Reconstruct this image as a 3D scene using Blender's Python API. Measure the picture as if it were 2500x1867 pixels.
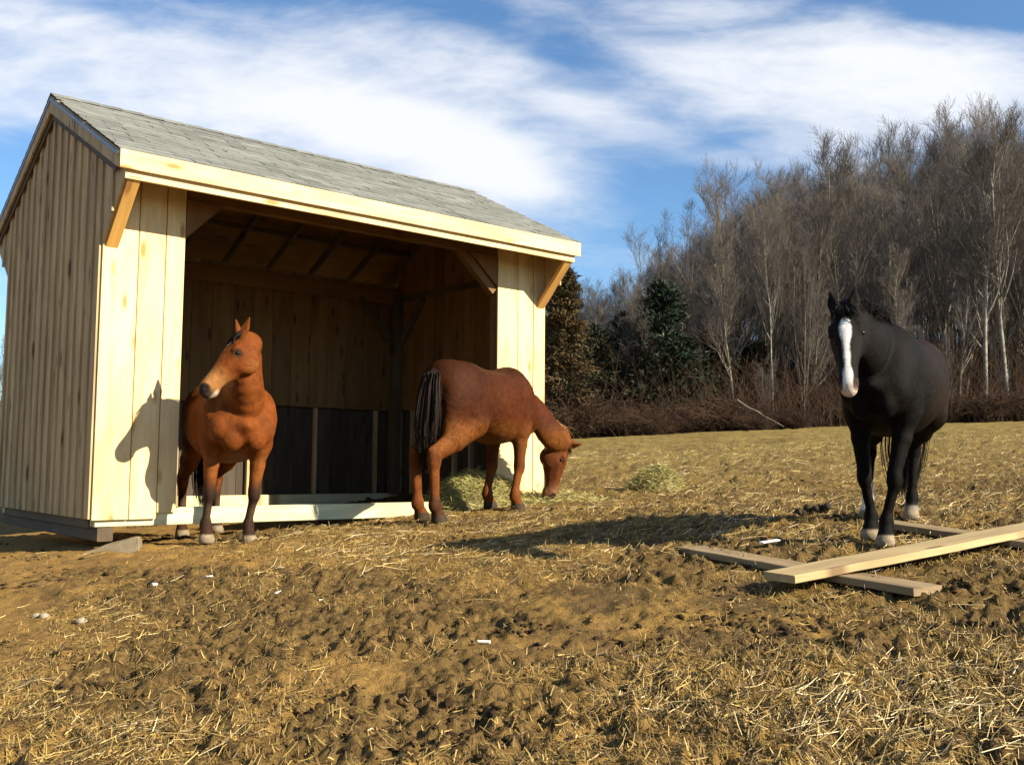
import bpy, bmesh, math, random
import numpy as np
from mathutils import Vector, Matrix

# ------------------------------------------------------------------ scene, camera, sky, sun
scn = bpy.context.scene
for o in list(bpy.data.objects):
    bpy.data.objects.remove(o)
COL = scn.collection
R = math.radians
rng = np.random.default_rng(7)
random.seed(7)

CAM_Z, PITCH, ROLL = 1.4, 0.0820, 0.0085
cam_data = bpy.data.cameras.new('camera')
cam_data.sensor_width = 36.0
cam_data.lens = 36.0 * 2439.05 / 2500.0
cam_data.clip_start, cam_data.clip_end = 0.05, 2000.0
cam = bpy.data.objects.new('camera', cam_data)
COL.objects.link(cam)
_f = Vector((0, math.cos(PITCH), math.sin(PITCH)))
_r0 = Vector((1, 0, 0))
_u0 = _r0.cross(_f)
_r = _r0 * math.cos(ROLL) + _u0 * math.sin(ROLL)
_u = _u0 * math.cos(ROLL) - _r0 * math.sin(ROLL)
_m = Matrix((_r, _u, -_f)).transposed().to_4x4()
_m.translation = Vector((0, 0, CAM_Z))
cam.matrix_world = _m
scn.camera = cam

SUN_EL = R(29.5)
SUN_H = Vector((0.9005, -0.4355)).normalized()          # horizontal direction towards the sun
SUN_DIR = Vector((SUN_H.x * math.cos(SUN_EL), SUN_H.y * math.cos(SUN_EL), math.sin(SUN_EL)))
sun_data = bpy.data.lights.new('sun', 'SUN')
sun_data.energy = 5.0
sun_data.angle = R(0.53)
sun_data.color = (1.0, 0.89, 0.70)
sun = bpy.data.objects.new('sun', sun_data)
COL.objects.link(sun)
sun.rotation_euler = (-SUN_DIR).to_track_quat('-Z', 'Y').to_euler()
sun.location = (20, -5, 20)

world = bpy.data.worlds.new('World')
scn.world = world
world.use_nodes = True


def build_world():
    nt = world.node_tree
    N, L = nt.nodes, nt.links
    N.clear()
    out = N.new('ShaderNodeOutputWorld')
    bg = N.new('ShaderNodeBackground')
    bg.inputs['Strength'].default_value = 0.05
    L.new(bg.outputs[0], out.inputs['Surface'])
    sky = N.new('ShaderNodeTexSky')
    sky.sky_type = 'NISHITA'
    sky.sun_disc = False
    sky.sun_elevation = SUN_EL
    sky.sun_rotation = math.atan2(SUN_H.x, SUN_H.y)
    sky.altitude = 100
    sky.air_density = 1.0
    sky.dust_density = 0.25
    sky.ozone_density = 2.0
    tc = N.new('ShaderNodeTexCoord')
    sep = N.new('ShaderNodeSeparateXYZ')
    L.new(tc.outputs['Generated'], sep.inputs[0])

    def math_(op, a, b=None, clamp=False):
        n = N.new('ShaderNodeMath')
        n.operation = op
        n.use_clamp = clamp
        for i, v in enumerate((a, b)):
            if v is None:
                continue
            if isinstance(v, (int, float)):
                n.inputs[i].default_value = v
            else:
                L.new(v, n.inputs[i])
        return n.outputs[0]

    def noise(vec, scale, detail, rough, dist=0.0):
        n = N.new('ShaderNodeTexNoise')
        n.inputs['Scale'].default_value = scale
        n.inputs['Detail'].default_value = detail
        n.inputs['Roughness'].default_value = rough
        n.inputs['Distortion'].default_value = dist
        L.new(vec, n.inputs['Vector'])
        return n.outputs['Fac']

    # cloud chart: bearing and height over the northern sky (mirrored to the south)
    ya = math_('MAXIMUM', math_('ABSOLUTE', sep.outputs['Y']), 0.12)
    cu = math_('DIVIDE', sep.outputs['X'], ya)
    cv = math_('DIVIDE', sep.outputs['Z'], ya)
    comb = N.new('ShaderNodeCombineXYZ')
    L.new(cu, comb.inputs[0])
    L.new(cv, comb.inputs[1])
    mp = N.new('ShaderNodeMapping')
    mp.inputs['Rotation'].default_value = (0, 0, R(CLOUD_ROT))
    mp.inputs['Scale'].default_value = CLOUD_SCALE
    mp.inputs['Location'].default_value = CLOUD_LOC
    L.new(comb.outputs[0], mp.inputs['Vector'])
    n1 = noise(mp.outputs[0], 1.6, 3.0, 0.5, 0.3)
    n2 = noise(mp.outputs[0], 5.0, 6.0, 0.58, 0.5)
    n3 = noise(mp.outputs[0], 17.0, 5.0, 0.6, 0.4)
    dens = math_('ADD', math_('ADD', math_('MULTIPLY', n1, 0.40), math_('MULTIPLY', n2, 0.62)), math_('MULTIPLY', n3, 0.30))
    # the broad banks of cloud and the blue gaps between them
    for (px, py, ang, rx, ry, amp) in CLOUD_BANKS:
        m2 = N.new('ShaderNodeMapping')
        m2.vector_type = 'TEXTURE'
        m2.inputs['Location'].default_value = ((px - 1106) / 2158, (1003 - py) / 2158, 0)
        m2.inputs['Rotation'].default_value = (0, 0, R(ang))
        m2.inputs['Scale'].default_value = (rx / 2158, ry / 2158, 1)
        L.new(comb.outputs[0], m2.inputs['Vector'])
        ln = N.new('ShaderNodeVectorMath')
        ln.operation = 'LENGTH'
        L.new(m2.outputs[0], ln.inputs[0])
        mr = N.new('ShaderNodeMapRange')
        mr.interpolation_type = 'SMOOTHSTEP'
        mr.inputs['From Min'].default_value = 1.35
        mr.inputs['From Max'].default_value = 0.2
        mr.inputs['To Min'].default_value = 0.0
        mr.inputs['To Max'].default_value = amp
        L.new(ln.outputs['Value'], mr.inputs['Value'])
        dens = math_('ADD', dens, mr.outputs[0])
    ramp = N.new('ShaderNodeMapRange')
    ramp.interpolation_type = 'SMOOTHSTEP'
    ramp.inputs['From Min'].default_value = CLOUD_T0
    ramp.inputs['From Max'].default_value = CLOUD_T1
    L.new(dens, ramp.inputs['Value'])
    mask = math_('MULTIPLY', ramp.outputs[0], 0.97, True)
    mix = N.new('ShaderNodeMix')
    mix.data_type = 'RGBA'
    L.new(mask, mix.inputs['Factor'])
    tint = N.new('ShaderNodeMix')
    tint.data_type = 'RGBA'
    tint.blend_type = 'MULTIPLY'
    tint.inputs['Factor'].default_value = 1.0
    tint.inputs['B'].default_value = SKY_TINT
    L.new(sky.outputs[0], tint.inputs['A'])
    L.new(tint.outputs['Result'], mix.inputs['A'])
    mix.inputs['B'].default_value = CLOUD_COL
    L.new(mix.outputs['Result'], bg.inputs['Color'])


CLOUD_ROT, CLOUD_SCALE, CLOUD_LOC = 14, (0.75, 2.2, 1.0), (3.1, 1.7, 0.0)
CLOUD_BANKS = [(380, 190, -8, 980, 210, 0.30), (1000, 330, -17, 420, 85, 0.26), (850, 60, -8, 420, 70, 0.12), (1930, 140, -4, 620, 160, 0.36), (1330, 245, -20, 330, 45, 0.14),
               (1750, 330, 10, 260, 70, 0.10), (1480, 430, -10, 330, 150, -0.22), (20, 430, -15, 170, 110, -0.22), (1180, 60, -22, 330, 55, -0.16), (300, 20, -10, 240, 40, -0.10), (2120, -10, 0, 220, 50, -0.2)]
CLOUD_T0, CLOUD_T1 = 0.55, 1.08
CLOUD_COL = (7.7, 7.9, 8.3, 1)
SKY_TINT = (0.92, 1.2, 1.4, 1)
build_world()

vs = scn.view_settings
vs.view_transform = 'Standard'
vs.look = 'None'
vs.exposure = 1.35
vs.gamma = 1.0
vs.use_curve_mapping = False


# ------------------------------------------------------------------ helpers
def link(o, parent=None):
    COL.objects.link(o)
    if parent is not None:
        o.parent = parent
    return o


def np_mesh(name, verts, faces, smooth=False):
    """mesh from numpy arrays; faces = list of (n,k) index arrays"""
    me = bpy.data.meshes.new(name)
    verts = np.asarray(verts, dtype=np.float32)
    faces = [np.asarray(f, dtype=np.int32) for f in faces if len(f)]
    me.vertices.add(len(verts))
    me.vertices.foreach_set('co', verts.ravel())
    loops = np.concatenate([f.ravel() for f in faces])
    tot = np.concatenate([np.full(len(f), f.shape[1], dtype=np.int32) for f in faces])
    start = np.concatenate([[0], np.cumsum(tot)[:-1]]).astype(np.int32)
    me.loops.add(len(loops))
    me.loops.foreach_set('vertex_index', loops)
    me.polygons.add(len(tot))
    me.polygons.foreach_set('loop_start', start)
    me.polygons.foreach_set('loop_total', tot)
    me.polygons.foreach_set('use_smooth', np.full(len(tot), smooth))
    me.update(calc_edges=True)
    return me


def add_color(me, cols, name='tint'):
    a = me.color_attributes.new(name, 'FLOAT_COLOR', 'POINT')
    c = np.ones((len(cols), 4), dtype=np.float32)
    c[:, :3] = cols
    a.data.foreach_set('color', c.ravel())


def mobj(name, me, mat=None, parent=None, matrix=None):
    o = bpy.data.objects.new(name, me)
    if mat is not None and not me.materials:
        me.materials.append(mat)
    link(o, parent)
    if matrix is not None:
        set_m(o, matrix)
    return o


FR = {}


def set_m(o, m):
    o.matrix_local = m
    FR[o.name] = m.copy()


def empty(name, loc, rz=0.0, scale=1.0):
    o = bpy.data.objects.new(name, None)
    o.empty_display_size = 0.2
    link(o)
    o.location = loc
    o.rotation_euler = (0, 0, rz)
    o.scale = (scale,) * 3
    return o


def tag(o, label=None, cat=None, group=None, kind=None):
    if label:
        o['label'] = label
    if cat:
        o['category'] = cat
    if group:
        o['group'] = group
    if kind:
        o['kind'] = kind
    return o


def tubes(P, rad, k):
    """P (B,n,3) polylines, rad (B,n) -> verts, quads of k-sided tubes"""
    B, n, _ = P.shape
    T = np.empty_like(P)
    T[:, 1:-1] = P[:, 2:] - P[:, :-2]
    T[:, 0] = P[:, 1] - P[:, 0]
    T[:, -1] = P[:, -1] - P[:, -2]
    T /= np.linalg.norm(T, axis=2, keepdims=True) + 1e-9
    ref = np.zeros_like(T)
    big = np.abs(T[..., 2]) < 0.8
    ref[..., 2] = big
    ref[..., 0] = ~big
    A = np.cross(T, ref)
    A /= np.linalg.norm(A, axis=2, keepdims=True) + 1e-9
    Bv = np.cross(T, A)
    ang = np.arange(k) * 2 * np.pi / k
    V = P[:, :, None] + rad[:, :, None, None] * (A[:, :, None] * np.cos(ang)[:, None] + Bv[:, :, None] * np.sin(ang)[:, None])
    idx = np.arange(B * n * k).reshape(B, n, k)
    q = np.stack([idx[:, :-1], np.roll(idx[:, :-1], -1, 2), np.roll(idx[:, 1:], -1, 2), idx[:, 1:]], -1).reshape(-1, 4)
    return V.reshape(-1, 3), q


def ribbons(P, wid, side):
    """P (B,n,3), wid (B,n), side (B,n,3) unit -> flat tapering strips"""
    B, n, _ = P.shape
    V = np.stack([P - side * wid[..., None] / 2, P + side * wid[..., None] / 2], 2)
    idx = np.arange(B * n * 2).reshape(B, n, 2)
    q = np.stack([idx[:, :-1, 0], idx[:, :-1, 1], idx[:, 1:, 1], idx[:, 1:, 0]], -1).reshape(-1, 4)
    return V.reshape(-1, 3), q


def _hash(ix, iy, s):
    h = (ix.astype(np.int64) * 374761393 + iy.astype(np.int64) * 668265263 + s * 1442695041) & 0xFFFFFFFF
    h = ((h ^ (h >> 13)) * 1274126177) & 0xFFFFFFFF
    return ((h ^ (h >> 16)) & 0xFFFFFF) / float(0xFFFFFF)


def vnoise(x, y, s=0):
    ix, iy = np.floor(x), np.floor(y)
    fx, fy = x - ix, y - iy
    fx, fy = fx * fx * (3 - 2 * fx), fy * fy * (3 - 2 * fy)
    a, b = _hash(ix, iy, s), _hash(ix + 1, iy, s)
    c, d = _hash(ix, iy + 1, s), _hash(ix + 1, iy + 1, s)
    return (a * (1 - fx) + b * fx) * (1 - fy) + (c * (1 - fx) + d * fx) * fy


def fbm(x, y, octs=4, s=0, gain=0.5):
    v, amp, tot = 0.0, 1.0, 0.0
    for i in range(octs):
        v = v + amp * vnoise(x * 2 ** i + 17.3 * i, y * 2 ** i - 9.1 * i, s + i)
        tot += amp
        amp *= gain
    return v / tot


# ------------------------------------------------------------------ materials
class NT:
    def __init__(self, name):
        self.mat = bpy.data.materials.new(name)
        self.mat.use_nodes = True
        self.nt = self.mat.node_tree
        self.N, self.L = self.nt.nodes, self.nt.links
        self.bsdf = self.N['Principled BSDF']
        self.bsdf.inputs['Specular IOR Level'].default_value = 0.25

    def n(self, kind, **kw):
        nd = self.N.new('ShaderNode' + kind)
        for k, v in kw.items():
            setattr(nd, k, v)
        return nd

    def to(self, a, b):
        self.L.new(a, b)

    def noise(self, vec, scale, detail=4, rough=0.55, dist=0.0):
        nd = self.n('TexNoise')
        nd.inputs['Scale'].default_value = scale
        nd.inputs['Detail'].default_value = detail
        nd.inputs['Roughness'].default_value = rough
        nd.inputs['Distortion'].default_value = dist
        if vec is not None:
            self.to(vec, nd.inputs['Vector'])
        return nd.outputs['Fac']

    def ramp(self, fac, stops, interp='LINEAR'):
        nd = self.n('ValToRGB')
        cr = nd.color_ramp
        cr.interpolation = interp
        while len(cr.elements) < len(stops):
            cr.elements.new(0.5)
        for e, (p, c) in zip(cr.elements, stops):
            e.position = p
            e.color = (c, c, c, 1) if isinstance(c, (int, float)) else (*c, 1)
        self.to(fac, nd.inputs['Fac'])
        return nd.outputs['Color']

    def mix(self, fac, a, b, blend='MIX'):
        nd = self.n('Mix', data_type='RGBA', blend_type=blend)
        for sock, v in ((nd.inputs['Factor'], fac), (nd.inputs['A'], a), (nd.inputs['B'], b)):
            if isinstance(v, (int, float)):
                sock.default_value = v
            elif isinstance(v, tuple):
                sock.default_value = (*v, 1) if len(v) == 3 else v
            else:
                self.to(v, sock)
        return nd.outputs['Result']

    def math(self, op, a, b=0.0, clamp=False):
        nd = self.n('Math', operation=op, use_clamp=clamp)
        for sock, v in ((nd.inputs[0], a), (nd.inputs[1], b)):
            if isinstance(v, (int, float)):
                sock.default_value = v
            else:
                self.to(v, sock)
        return nd.outputs[0]

    def bump(self, h, strength, dist):
        nd = self.n('Bump')
        nd.inputs['Strength'].default_value = strength
        nd.inputs['Distance'].default_value = dist
        self.to(h, nd.inputs['Height'])
        self.to(nd.outputs[0], self.bsdf.inputs['Normal'])

    def objvec(self, scale=(1, 1, 1), rand=37.0):
        """object coordinates stretched by scale and shifted by the object's random number"""
        tc = self.n('TexCoord')
        oi = self.n('ObjectInfo')
        cb = self.n('CombineXYZ')
        r = self.math('MULTIPLY', oi.outputs['Random'], rand)
        for i in range(3):
            self.to(r, cb.inputs[i])
        mp = self.n('Mapping')
        mp.inputs['Scale'].default_value = scale
        self.to(tc.outputs['Object'], mp.inputs['Vector'])
        ad = self.n('VectorMath', operation='ADD')
        self.to(mp.outputs[0], ad.inputs[0])
        self.to(cb.outputs[0], ad.inputs[1])
        return ad.outputs[0], oi.outputs['Random']

    def color(self, c, rough=0.8):
        if isinstance(c, tuple):
            self.bsdf.inputs['Base Color'].default_value = (*c, 1)
        else:
            self.to(c, self.bsdf.inputs['Base Color'])
        self.bsdf.inputs['Roughness'].default_value = rough
        return self.mat


def wood(name, light, dark, knot, vary=0.25, rough=0.75, weather=0.0):
    """sawn board, grain along the object's own X"""
    t = NT(name)
    v, rnd = t.objvec((1.1, 22, 22))
    g = t.noise(v, 1.6, 6, 0.6, 0.6)
    v2, _ = t.objvec((0.9, 4.5, 4.5), 91.0)
    g2 = t.noise(v2, 1.4, 3, 0.5, 0.4)
    c = t.mix(t.ramp(g, [(0.3, 0.0), (0.72, 1.0)]), light, dark)
    c = t.mix(t.math('MULTIPLY', t.ramp(g2, [(0.42, 0.0), (0.72, 1.0)]), 0.85), c, tuple(0.5 * a + 0.5 * b for a, b in zip(dark, knot)))
    v3, _ = t.objvec((2.0, 6.5, 0.01), 53.0)
    vo = t.n('TexVoronoi')
    vo.inputs['Scale'].default_value = 1.0
    t.to(v3, vo.inputs['Vector'])
    c = t.mix(t.ramp(vo.outputs['Distance'], [(0.10, 0.95), (0.22, 0.0)]), c, knot)
    c = t.mix(1.0, c, t.ramp(rnd, [(0.0, 1 - vary), (1.0, 1.0)]), 'MULTIPLY')
    if weather:
        v4, _ = t.objvec((0.5, 2.5, 2.5), 11.0)
        w = t.noise(v4, 2.2, 5, 0.65)
        c = t.mix(t.math('MULTIPLY', t.ramp(w, [(0.4, 0.0), (0.8, 1.0)]), weather), c, (0.12, 0.092, 0.055))
    t.bump(g, 0.25, 0.004)
    return t.color(c, rough)


M = {}
M['pine'] = wood('fresh_pine', (0.76, 0.61, 0.35), (0.70, 0.50, 0.22), (0.40, 0.20, 0.06), 0.14)
M['pine_side'] = wood('weathered_pine_siding', (0.62, 0.46, 0.24), (0.46, 0.32, 0.155), (0.18, 0.095, 0.038), 0.28, weather=0.3)
M['pine_shaded'] = wood('shade_darkened_pine', (0.235, 0.125, 0.042), (0.175, 0.088, 0.027), (0.075, 0.033, 0.011), 0.3)  # pine darkened in its colour to stand in for the shade indoors
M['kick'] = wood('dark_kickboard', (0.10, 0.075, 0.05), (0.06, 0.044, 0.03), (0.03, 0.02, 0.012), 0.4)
M['orange_pine'] = wood('planed_pine_brace', (0.72, 0.42, 0.12), (0.62, 0.33, 0.08), (0.34, 0.16, 0.05), 0.1)
M['treated'] = wood('treated_lumber', (0.62, 0.60, 0.38), (0.50, 0.48, 0.27), (0.26, 0.2, 0.09), 0.1)
M['old_plank'] = wood('weathered_plank', (0.29, 0.21, 0.115), (0.20, 0.142, 0.076), (0.10, 0.062, 0.03), 0.12, weather=0.4)
M['plank'] = wood('dusty_plank', (0.46, 0.355, 0.18), (0.36, 0.265, 0.125), (0.17, 0.105, 0.05), 0.06, weather=0.3)
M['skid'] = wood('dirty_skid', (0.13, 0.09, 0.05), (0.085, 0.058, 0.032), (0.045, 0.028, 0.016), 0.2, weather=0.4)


def simple_noise_mat(name, c0, c1, scale, rough=0.85, bump=0.0, bscale=30.0, bdist=0.01, rand_vary=0.0, spec=0.2):
    t = NT(name)
    v, rnd = t.objvec((1, 1, 1))
    c = t.mix(t.ramp(t.noise(v, scale, 5, 0.6), [(0.35, 0.0), (0.68, 1.0)]), c0, c1)
    if rand_vary:
        c = t.mix(1.0, c, t.ramp(rnd, [(0.0, 1 - rand_vary), (1.0, 1.0)]), 'MULTIPLY')
    if bump:
        t.bump(t.noise(v, bscale, 4, 0.6), bump, bdist)
    t.bsdf.inputs['Specular IOR Level'].default_value = spec
    return t.color(c, rough)


M['shingle'] = simple_noise_mat('asphalt_shingle', (0.15, 0.155, 0.14), (0.22, 0.225, 0.205), 5.0, 0.9, 0.5, 160, 0.003, 0.3)
M['drip'] = simple_noise_mat('drip_edge', (0.12, 0.13, 0.16), (0.17, 0.18, 0.21), 3.0, 0.4, spec=0.5)
M['concrete'] = simple_noise_mat('concrete', (0.22, 0.18, 0.115), (0.14, 0.11, 0.07), 6.0, 0.9, 0.6, 60, 0.004)
M['bark'] = simple_noise_mat('grey_bark', (0.27, 0.23, 0.17), (0.13, 0.108, 0.08), 5.0, 0.95, 0.6, 20, 0.03, 0.45)
M['bark_pale'] = simple_noise_mat('pale_bark', (0.36, 0.33, 0.27), (0.19, 0.165, 0.13), 3.0, 0.95, 0.5, 20, 0.03, 0.2)
M['twig'] = simple_noise_mat('bare_twigs', (0.165, 0.142, 0.12), (0.11, 0.093, 0.08), 1.0, 0.9, rand_vary=0.5)
M['brush'] = simple_noise_mat('dead_brush', (0.068, 0.036, 0.02), (0.036, 0.023, 0.014), 0.8, 0.9)
M['pine_needle'] = simple_noise_mat('pine_needles', (0.009, 0.018, 0.009), (0.014, 0.026, 0.011), 2.0, 0.7)
M['cedar_needle'] = simple_noise_mat('winter_cedar_foliage', (0.075, 0.042, 0.014), (0.04, 0.036, 0.014), 1.6, 0.8)
M['hay'] = simple_noise_mat('green_hay', (0.40, 0.35, 0.14), (0.27, 0.235, 0.085), 4.0, 0.8)
M['hay_core'] = simple_noise_mat('packed_hay', (0.24, 0.20, 0.08), (0.14, 0.115, 0.045), 18.0, 0.95, 1.0, 50, 0.03)
M['dung'] = simple_noise_mat('dung', (0.028, 0.02, 0.012), (0.05, 0.036, 0.02), 14.0, 0.9, 0.8, 60, 0.01)
M['chip'] = simple_noise_mat('pale_wood_chip', (0.75, 0.66, 0.48), (0.85, 0.8, 0.7), 6.0, 0.8)
M['white_scrap'] = simple_noise_mat('white_scrap', (0.8, 0.8, 0.78), (0.7, 0.72, 0.75), 6.0, 0.6)
M['stone'] = simple_noise_mat('pale_stone', (0.34, 0.29, 0.21), (0.24, 0.2, 0.14), 9.0, 0.9, 0.5, 40, 0.004)


def straw_mat():
    t = NT('straw')
    at = t.n('VertexColor', layer_name='tint')
    t.bsdf.inputs['Specular IOR Level'].default_value = 0.35
    return t.color(at.outputs['Color'], 0.55)


M['straw'] = straw_mat()


def ground_mat():
    t = NT('trampled_paddock')
    tc = t.n('TexCoord')
    P = tc.outputs['Object']
    sp = t.n('SeparateXYZ')
    t.to(P, sp.inputs[0])
    big = t.noise(P, 0.55, 4, 0.55, 0.3)
    mid = t.noise(P, 2.6, 5, 0.6, 0.4)
    fine = t.noise(P, 26.0, 5, 0.65)
    vfine = t.noise(P, 120.0, 3, 0.6)
    dirt = t.mix(fine, (0.19, 0.107, 0.027), (0.32, 0.192, 0.054))
    hay = t.mix(fine, (0.12, 0.072, 0.017), (0.235, 0.15, 0.038))
    # bare sandy dirt near the shed's end, littered hay further right and up the field
    xy = t.math('ADD', t.math('MULTIPLY', sp.outputs['X'], 0.16), t.math('MULTIPLY', sp.outputs['Y'], 0.05))
    w = t.math('ADD', t.math('ADD', xy, t.math('MULTIPLY', big, 1.5)), -0.72)
    c = t.mix(t.ramp(w, [(0.15, 0.0), (0.62, 1.0)]), dirt, hay)
    dark = t.math('MULTIPLY', t.ramp(mid, [(0.46, 0.0), (0.57, 1.0)]), t.ramp(t.math('ADD', w, 0.25), [(0.1, 0.25), (0.6, 0.85)]))
    c = t.mix(dark, c, t.mix(fine, (0.055, 0.034, 0.014), (0.11, 0.07, 0.028)))
    c = t.mix(t.ramp(vfine, [(0.3, 0.35), (0.7, 0.0)]), c, (0.10, 0.065, 0.03))
    at = t.n('VertexColor', layer_name='churn')
    c = t.mix(t.math('MULTIPLY', at.outputs['Color'], 0.85), c, t.mix(t.ramp(fine, [(0.35, 0.0), (0.65, 1.0)]), (0.04, 0.025, 0.01), (0.15, 0.096, 0.033)))
    # up the field: dry yellowish turf with brown patches
    far = t.ramp(t.math('MULTIPLY', sp.outputs['Y'], 0.02), [(0.2, 0.0), (0.42, 1.0)])
    turf = t.mix(t.ramp(t.noise(P, 1.1, 6, 0.7, 0.5), [(0.4, 0.0), (0.62, 1.0)]), (0.235, 0.165, 0.045), (0.115, 0.072, 0.022))
    turf = t.mix(t.math('MULTIPLY', vfine, 0.5), turf, (0.18, 0.145, 0.05))
    c = t.mix(far, c, turf)
    leaf = t.ramp(t.math('MULTIPLY', sp.outputs['Y'], 0.01), [(0.395, 0.0), (0.44, 1.0)])
    c = t.mix(leaf, c, t.mix(fine, (0.045, 0.028, 0.017), (0.08, 0.05, 0.03)))
    t.bump(t.math('ADD', t.math('MULTIPLY', fine, 1.0), t.math('MULTIPLY', vfine, 0.5)), 0.9, 0.02)
    t.bsdf.inputs['Specular IOR Level'].default_value = 0.1
    return t.color(c, 0.95)


M['ground'] = ground_mat()


def coat_mat(name, rough, spec):
    t = NT(name)
    at = t.n('VertexColor', layer_name='tint')
    tc = t.n('TexCoord')
    mp = t.n('Mapping')
    mp.inputs['Scale'].default_value = (14, 55, 34)
    t.to(tc.outputs['Object'], mp.inputs['Vector'])
    f = t.noise(mp.outputs[0], 3.0, 5, 0.65, 0.6)
    b = t.noise(tc.outputs['Object'], 5.0, 4, 0.55)
    c = t.mix(1.0, at.outputs['Color'], t.ramp(f, [(0.25, 0.6), (0.75, 1.25)]), 'MULTIPLY')
    c = t.mix(1.0, c, t.ramp(b, [(0.3, 0.72), (0.7, 1.15)]), 'MULTIPLY')
    g = t.noise(tc.outputs['Object'], 17.0, 5, 0.7, 0.8)
    c = t.mix(1.0, c, t.ramp(g, [(0.3, 0.68), (0.7, 1.22)]), 'MULTIPLY')
    t.bump(t.math('ADD', f, g), 0.45, 0.012)
    t.bsdf.inputs['Specular IOR Level'].default_value = spec
    return t.color(c, rough)


M['coat'] = coat_mat('horse_coat', 0.6, 0.06)
M['hair'] = coat_mat('horse_hair', 0.7, 0.1)
t_ = NT('horse_eye')
t_.bsdf.inputs['Specular IOR Level'].default_value = 0.2
M['eye'] = t_.color((0.008, 0.005, 0.003), 0.3)


def clod_mat():
    t = NT('dirt_clod')
    at = t.n('VertexColor', layer_name='tint')
    tc = t.n('TexCoord')
    f = t.noise(tc.outputs['Object'], 60, 4, 0.6)
    t.bump(f, 0.8, 0.01)
    t.bsdf.inputs['Specular IOR Level'].default_value = 0.1
    return t.color(t.mix(1.0, at.outputs['Color'], t.ramp(f, [(0.3, 0.6), (0.7, 1.2)]), 'MULTIPLY'), 0.95)


M['clod'] = clod_mat()
M['needle_dark'] = simple_noise_mat('dark_evergreen', (0.016, 0.024, 0.012), (0.032, 0.036, 0.016), 1.6, 0.8)

# ------------------------------------------------------------------ ground
KY = np.array([-60, -30, 0, 4, 7, 8.5, 10.5, 12, 14, 20, 35, 50, 90, 160, 400.])
KZ = np.array([-1.6, -1.1, 0, .42, .74, .85, .885, .93, 1.05, 1.45, 2.15, 2.75, 4.6, 10, 24.])


def hermite(x, xs, ys):
    d = np.diff(ys) / np.diff(xs)
    m = np.concatenate([[d[0]], (d[1:] + d[:-1]) / 2, [d[-1]]])
    i = np.clip(np.searchsorted(xs, x) - 1, 0, len(xs) - 2)
    h = xs[i + 1] - xs[i]
    t = (x - xs[i]) / h
    return (2*t**3 - 3*t**2 + 1)*ys[i] + (t**3 - 2*t**2 + t)*h*m[i] + (-2*t**3 + 3*t**2)*ys[i+1] + (t**3 - t**2)*h*m[i+1]


def terr(x, y):
    """the lie of the land without its small lumps"""
    x, y = np.asarray(x, float), np.asarray(y, float)
    z = hermite(np.clip(y, -60, 399), KY, KZ) + .06 * x / np.sqrt(1 + (x / 25) ** 2)
    return z + 0.04 * np.exp(-((x - 0.1) ** 2 + (y - 10.6) ** 2) / 1.6)


POCK = [(rng.uniform(-5, 7), rng.uniform(3.2, 16), rng.uniform(0.07, 0.14), rng.uniform(0.01, 0.03), rng.uniform(0, 3.14)) for _ in range(320)]


def churn(x, y):
    """0..1: where hooves have turned the ground to dark crumbly mud"""
    f = fbm(x * 0.75 + 3.1, y * 0.75, 4, 131, 0.6) + 0.012 * np.clip(x, -4, 5) + 0.03 * np.clip(6.5 - y, 0, 3)
    return np.clip((f - 0.545) / 0.09, 0, 1) * np.clip((18 - y) / 8, 0, 1)


def lumps(x, y):
    """churned, hoof-trodden litter: rough to the right, smoother sandy dirt to the left"""
    m = np.clip((x * 0.16 + y * 0.05 + 1.5 * fbm(x * .5, y * .5, 3, 5) - 0.75) / 0.6, 0.4, 1.0)
    near = np.clip((60 - y) / 40, 0.15, 1)
    z = 0.06 * (fbm(x * 0.9, y * 0.9, 3, 11) - .5)
    z = z + m * near * (0.03 * (fbm(x * 3.1, y * 3.1, 3, 21) - .5) + 0.04 * (fbm(x * 6, y * 6, 3, 31, 0.6) - .5) + 0.07 * (fbm(x * 16, y * 16, 3, 61, 0.75) - .5))
    c = churn(x, y)
    z = z + c * (0.06 * (fbm(x * 8, y * 8, 3, 141, 0.7) - .5) + 0.085 * (fbm(x * 19, y * 19, 2, 143, 0.7) - .5))
    b = fbm(x * 6.5, y * 6.5, 3, 41, 0.6)
    z = z + m * near * 0.022 * np.clip(b - 0.55, 0, 1) / 0.2
    z = z - m * near * 0.04 * np.clip(0.42 - fbm(x * 5.2, y * 5.2, 3, 47, 0.6), 0, 1) / 0.2
    return z


def ground_z(x, y):
    x, y = np.asarray(x, float), np.asarray(y, float)
    z = terr(x, y) + lumps(x, y)
    for (px, py, r, d, a) in POCK:
        dx, dy = x - px, y - py
        u, v = dx * math.cos(a) + dy * math.sin(a), -dx * math.sin(a) + dy * math.cos(a)
        q = (u / (r * 1.25)) ** 2 + (v / r) ** 2
        k = q < 6
        if np.any(k):
            z = np.where(k, z - d * np.exp(-q * 1.6) + 0.45 * d * np.exp(-(np.sqrt(q) - 1.35) ** 2 * 9), z)
    return z


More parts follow.
